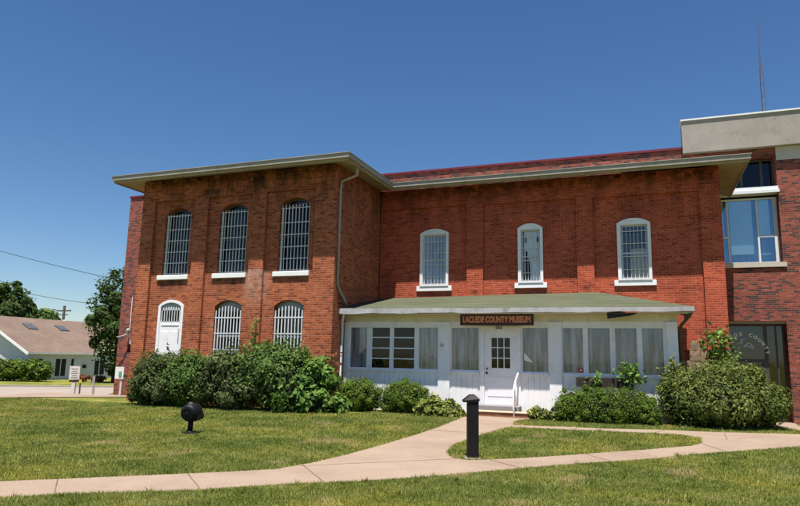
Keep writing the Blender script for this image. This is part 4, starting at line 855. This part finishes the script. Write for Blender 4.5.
shrub('dense rectangular clipped hedge under the flower box', 'hedge', [lum(-1.75, 16.7, .0, .95, .42, .45), lum(-1.3, 16.7, .0, 1.02, .5, .48), lum(-.8, 16.7, .0, 1.02, .5, .48), lum(-.3, 16.7, .0, .98, .48, .48), lum(.0, 16.7, .0, .88, .34, .42), lum(-1.0, 16.55, .0, .88, .95, .40), lum(-1.85, 16.6, .0, .8, .3, .4), lum(.05, 16.6, .0, .8, .28, .4)], 42000, .023, 'leaf_round', None, 130, name='hedge', asp=.38, shoots=10, reach=.10, cs=.55)
sapling('bright green vine growing beside the right end of the flower box', -.32, 17.3, .85, .62, 260, .055, 'leaf_bright', .02, .2, 'vine')
sapling('small light green sprig in front of the flower box', -1.12, 17.2, .85, .45, 60, .05, 'leaf_bright', .0, .09, 'vine')
shrub('large olive green spreading shrub at the right corner of the old building', 'shrub', [lum(1.75, 17.2, .05, 1.62, 1.05, .9), lum(.95, 17.1, .0, 1.35, .75, .75), lum(2.35, 17.4, .05, 1.35, .72, .75), lum(1.6, 16.8, .1, 1.35, 1.0, .6), lum(.68, 17.25, .5, 1.62, .32, .4)], 38000, .036, 'leaf_olive', None, 90, asp=.42, shoots=60, reach=.22)
sapling('young leafy tree rising behind the large olive shrub', 1.85, 18.3, .9, 1.5, 460, .06, 'leaf_bright', .12, .26, 'young_tree', 7)
sapling('reddish leafed sprout between the old brick corner and the young tree', 1.7, 18.6, .9, 1.5, 110, .07, 'leaf_red', .0, .16, 'sapling', 4)

def tree(label, x, y, h, lumps, n, size, mat='leaf_tree', group=None, name='broadleaf_tree'):
    z = terrain(x, y); t = thing(name, label, 'tree', (x, y, z), group)
    b = MB(); b.tube([(x, y, z-.1), (x+.05, y, z+h*.3), (x-.1, y, z+h*.6), (x, y, z+h*.9)], [h*.03, h*.022, h*.014, .03], 8)
    for l in lumps: b.tube([(x, y, z+h*random.uniform(.3, .55)), (l[0], l[1], l[2])], [h*.012, .03], 6)
    b.build('trunk', M['bark'], t)
    P, N, T = crown_points(lumps, n, 70, .6, .35); leaf_mesh('crown', P, N, size, M[mat], t, T, .6); return t
k_ = 1.15
tree('broad green tree between the white house and the brick wall', -42.2, 43.0, 9.5, [(-42.7, 42.6, 7.0, 1.2, 1.5, 1.5), (-42.1, 43, 8.0, .8, 1.2, .95), (-43.3, 42.4, 5.7, 1.2, 1.5, 1.0), (-41.8, 43.2, 5.6, 1.6, 1.7, 1.5), (-42.6, 42.2, 4.0, 1.6, 1.8, 1.5), (-41.4, 43.2, 3.2, 1.8, 1.8, 1.6), (-42.2, 42.3, 2.2, 1.4, 1.6, 1.2), (-40.8, 44, 6.4, 1.0, 1.2, 1.3), (-41.9, 42.6, 1.0, 1.2, 1.4, 1.2), (-40.9, 43.2, 2.0, 1.5, 1.5, 1.6), (-40.2, 44, 4.4, 1.3, 1.4, 1.5)], 34000, .125)
tree('tall dark tree at the left edge behind the house roof', -70.2, 53.3, 11, [(-71.6, 52.8, 7.5, 1.9, 2, 2.0), (-69.6, 53.6, 8.1, 1.0, 1.4, 1.5), (-68.2, 54, 6.8, 1.3, 1.6, 1.9), (-70, 53.3, 5.6, 3.3, 2.5, 1.8), (-73.5, 52, 6.4, 1.5, 2, 2.2), (-67.4, 54.6, 5.3, 1.0, 1.3, 1.3)], 16000, .19, group='trees beyond the house')
for lb, x, y, tz, r_ in (('low round tree peeping over the house ridge beside the dark tree', -74.6, 62.8, 6.6, 1.7), ('small pale tree peeping over the house ridge left of the pole', -71.5, 67, 5.2, 1.5), ('small tree peeping over the ridge right of the pole', -68.5, 68.5, 6.8, 2.0)):
    tree(lb, x, y, tz+1, [(x, y, tz-r_*.6, r_, r_, r_*.8), (x-r_*.8, y, tz-r_*.9, r_*.7, r_*.7, r_*.6), (x+r_*.8, y, tz-r_, r_*.7, r_*.7, r_*.55)], 3000, .26, 'leaf_mid', 'trees beyond the house')
hd = []
for k in range(8):
    t_ = k/7; hd.append(lum(-52.5+6.0*t_*.86, 38.0+2.5*t_*.9, -1.0, .88+random.uniform(-.06, .06), .95, .8))
shrub('clipped green hedge in front of the white house gable', 'hedge', hd, 9000, .11, 'leaf_round', None, 60, name='hedge', stems=False)
shrub('low dark red foliage bed below the house entrance', 'shrub', [lum(-45.5, 42.6, -.95, -.35, .9, .6), lum(-44.2, 43.2, -.95, -.45, .8, .5)], 900, .10, 'leaf_red', None, 20, stems=False)

# ------------------------------------------------------------------ grass blades
def inside(poly, X, Y):
    r = np.zeros(len(X), bool); n = len(poly)
    for i in range(n):
        x0, y0 = poly[i]; x1, y1 = poly[(i+1) % n]
        c = ((y0 > Y) != (y1 > Y)); 
        with np.errstate(divide='ignore', invalid='ignore'): r ^= c & (X < (x1-x0)*(Y-y0)/(y1-y0+1e-12)+x0)
    return r
def vterrain(X, Y):
    s_ = lambda a, b, v: (lambda t: t*t*(3-2*t))(np.clip((v-a)/(b-a), 0, 1))
    t = -.75*X+.66*Y
    return .14*s_(11, 15.5, Y)-.33*s_(17.6, 23.6, Y)+np.interp(t, [14, 22, 33, 44, 53, 80], [0, -.09, -.17, -.5, -.76, -.8])
def grass(n_try=2400000):
    az = np.radians(rng.uniform(-66, 24, n_try)); d = 4.2*np.exp(rng.uniform(0, math.log(28/4.2), n_try)**1.0)
    acc = rng.uniform(0, 1, n_try) < np.where(d < 7, (d/7)**1.0, 1.0); az, d = az[acc], d[acc]
    X, Y = d*np.sin(az), d*np.cos(az)
    Xj, Yj = X+rng.normal(0, .022, len(X)), Y+rng.normal(0, .022, len(X))
    bad = (inside(WALK, Xj, Yj) & ~inside(ISLAND, Xj, Yj)) | inside(ROAD, X, Y) | inside(PAVE, X, Y) | inside(PAD, X, Y)
    t = -.75*X+.66*Y
    bad |= ((Y > 15.6) & (X < -7)) | ((Y > 17.1) & (X < .9)) | (Y > 23.5) | (t > 30) | ((Y > 20) & (X < 2.3)) | ((X-lx)**2+(Y-ly)**2 < .035)
    X, Y, d = X[~bad], Y[~bad], d[~bad]; n = len(X); Z = vterrain(X, Y)
    h = (.030+.022*rng.uniform(0, 1, n)**2)*(1+.25*np.sin(X*1.7+1.3*np.sin(Y*.9))*np.sin(Y*1.3))*(1+np.clip(d-10, 0, 20)*.012); wd = .0026+.00045*d
    a = rng.uniform(0, 6.283, n); lean = rng.uniform(.1, .9, n)*h; b_ = rng.uniform(0, 6.283, n)
    dx, dy = np.cos(a)*wd, np.sin(a)*wd; tx, ty = np.cos(b_)*lean, np.sin(b_)*lean
    V = np.empty((n, 3, 3), np.float32)
    V[:, 0] = np.stack([X-dx, Y-dy, Z-.004], 1); V[:, 1] = np.stack([X+dx, Y+dy, Z-.004], 1); V[:, 2] = np.stack([X+tx, Y+ty, Z+h], 1)
    k = 1500; wi = rng.integers(0, n, k); wi = wi[(d[wi] < 17)]; rep = np.repeat(wi, 16); m_ = len(rep)
    wx, wy = X[rep]+rng.normal(0, .028, m_), Y[rep]+rng.normal(0, .028, m_); wz = vterrain(wx, wy); hh_ = rng.uniform(.045, .10, m_); aw = rng.uniform(0, 6.283, m_); bw_ = rng.uniform(0, 6.283, m_); ww = .004+.0006*d[rep]
    ln_ = rng.uniform(.2, .9, m_)*hh_; W_ = np.stack([np.stack([wx-np.cos(aw)*ww, wy-np.sin(aw)*ww, wz], 1), np.stack([wx+np.cos(aw)*ww, wy+np.sin(aw)*ww, wz], 1), np.stack([wx+np.cos(bw_)*ln_, wy+np.sin(bw_)*ln_, wz+hh_], 1)], 1).astype(np.float32)
    V = np.concatenate([V, W_]); n = len(V); tint_ = np.clip(rng.normal(.45, .2, n), 0, 1); tint_[-m_:] = np.clip(rng.normal(.2, .2, m_), 0, 1)
    me = bpy.data.meshes.new('grass'); me.vertices.add(3*n); me.vertices.foreach_set('co', V.ravel()); me.loops.add(3*n); me.loops.foreach_set('vertex_index', np.arange(3*n, dtype=np.int32))
    me.polygons.add(n); me.polygons.foreach_set('loop_start', np.arange(0, 3*n, 3, dtype=np.int32)); me.polygons.foreach_set('loop_total', np.full(n, 3, np.int32)); me.update()
    A = me.attributes.new('tint', 'FLOAT', 'FACE'); A.data.foreach_set('value', tint_.astype(np.float32))
    me.materials.append(M['blade']); o = link('grass', me); o['kind'] = 'stuff'; o['label'] = 'short mown lawn grass with dry patches'; o['category'] = 'grass'; return o
grass()
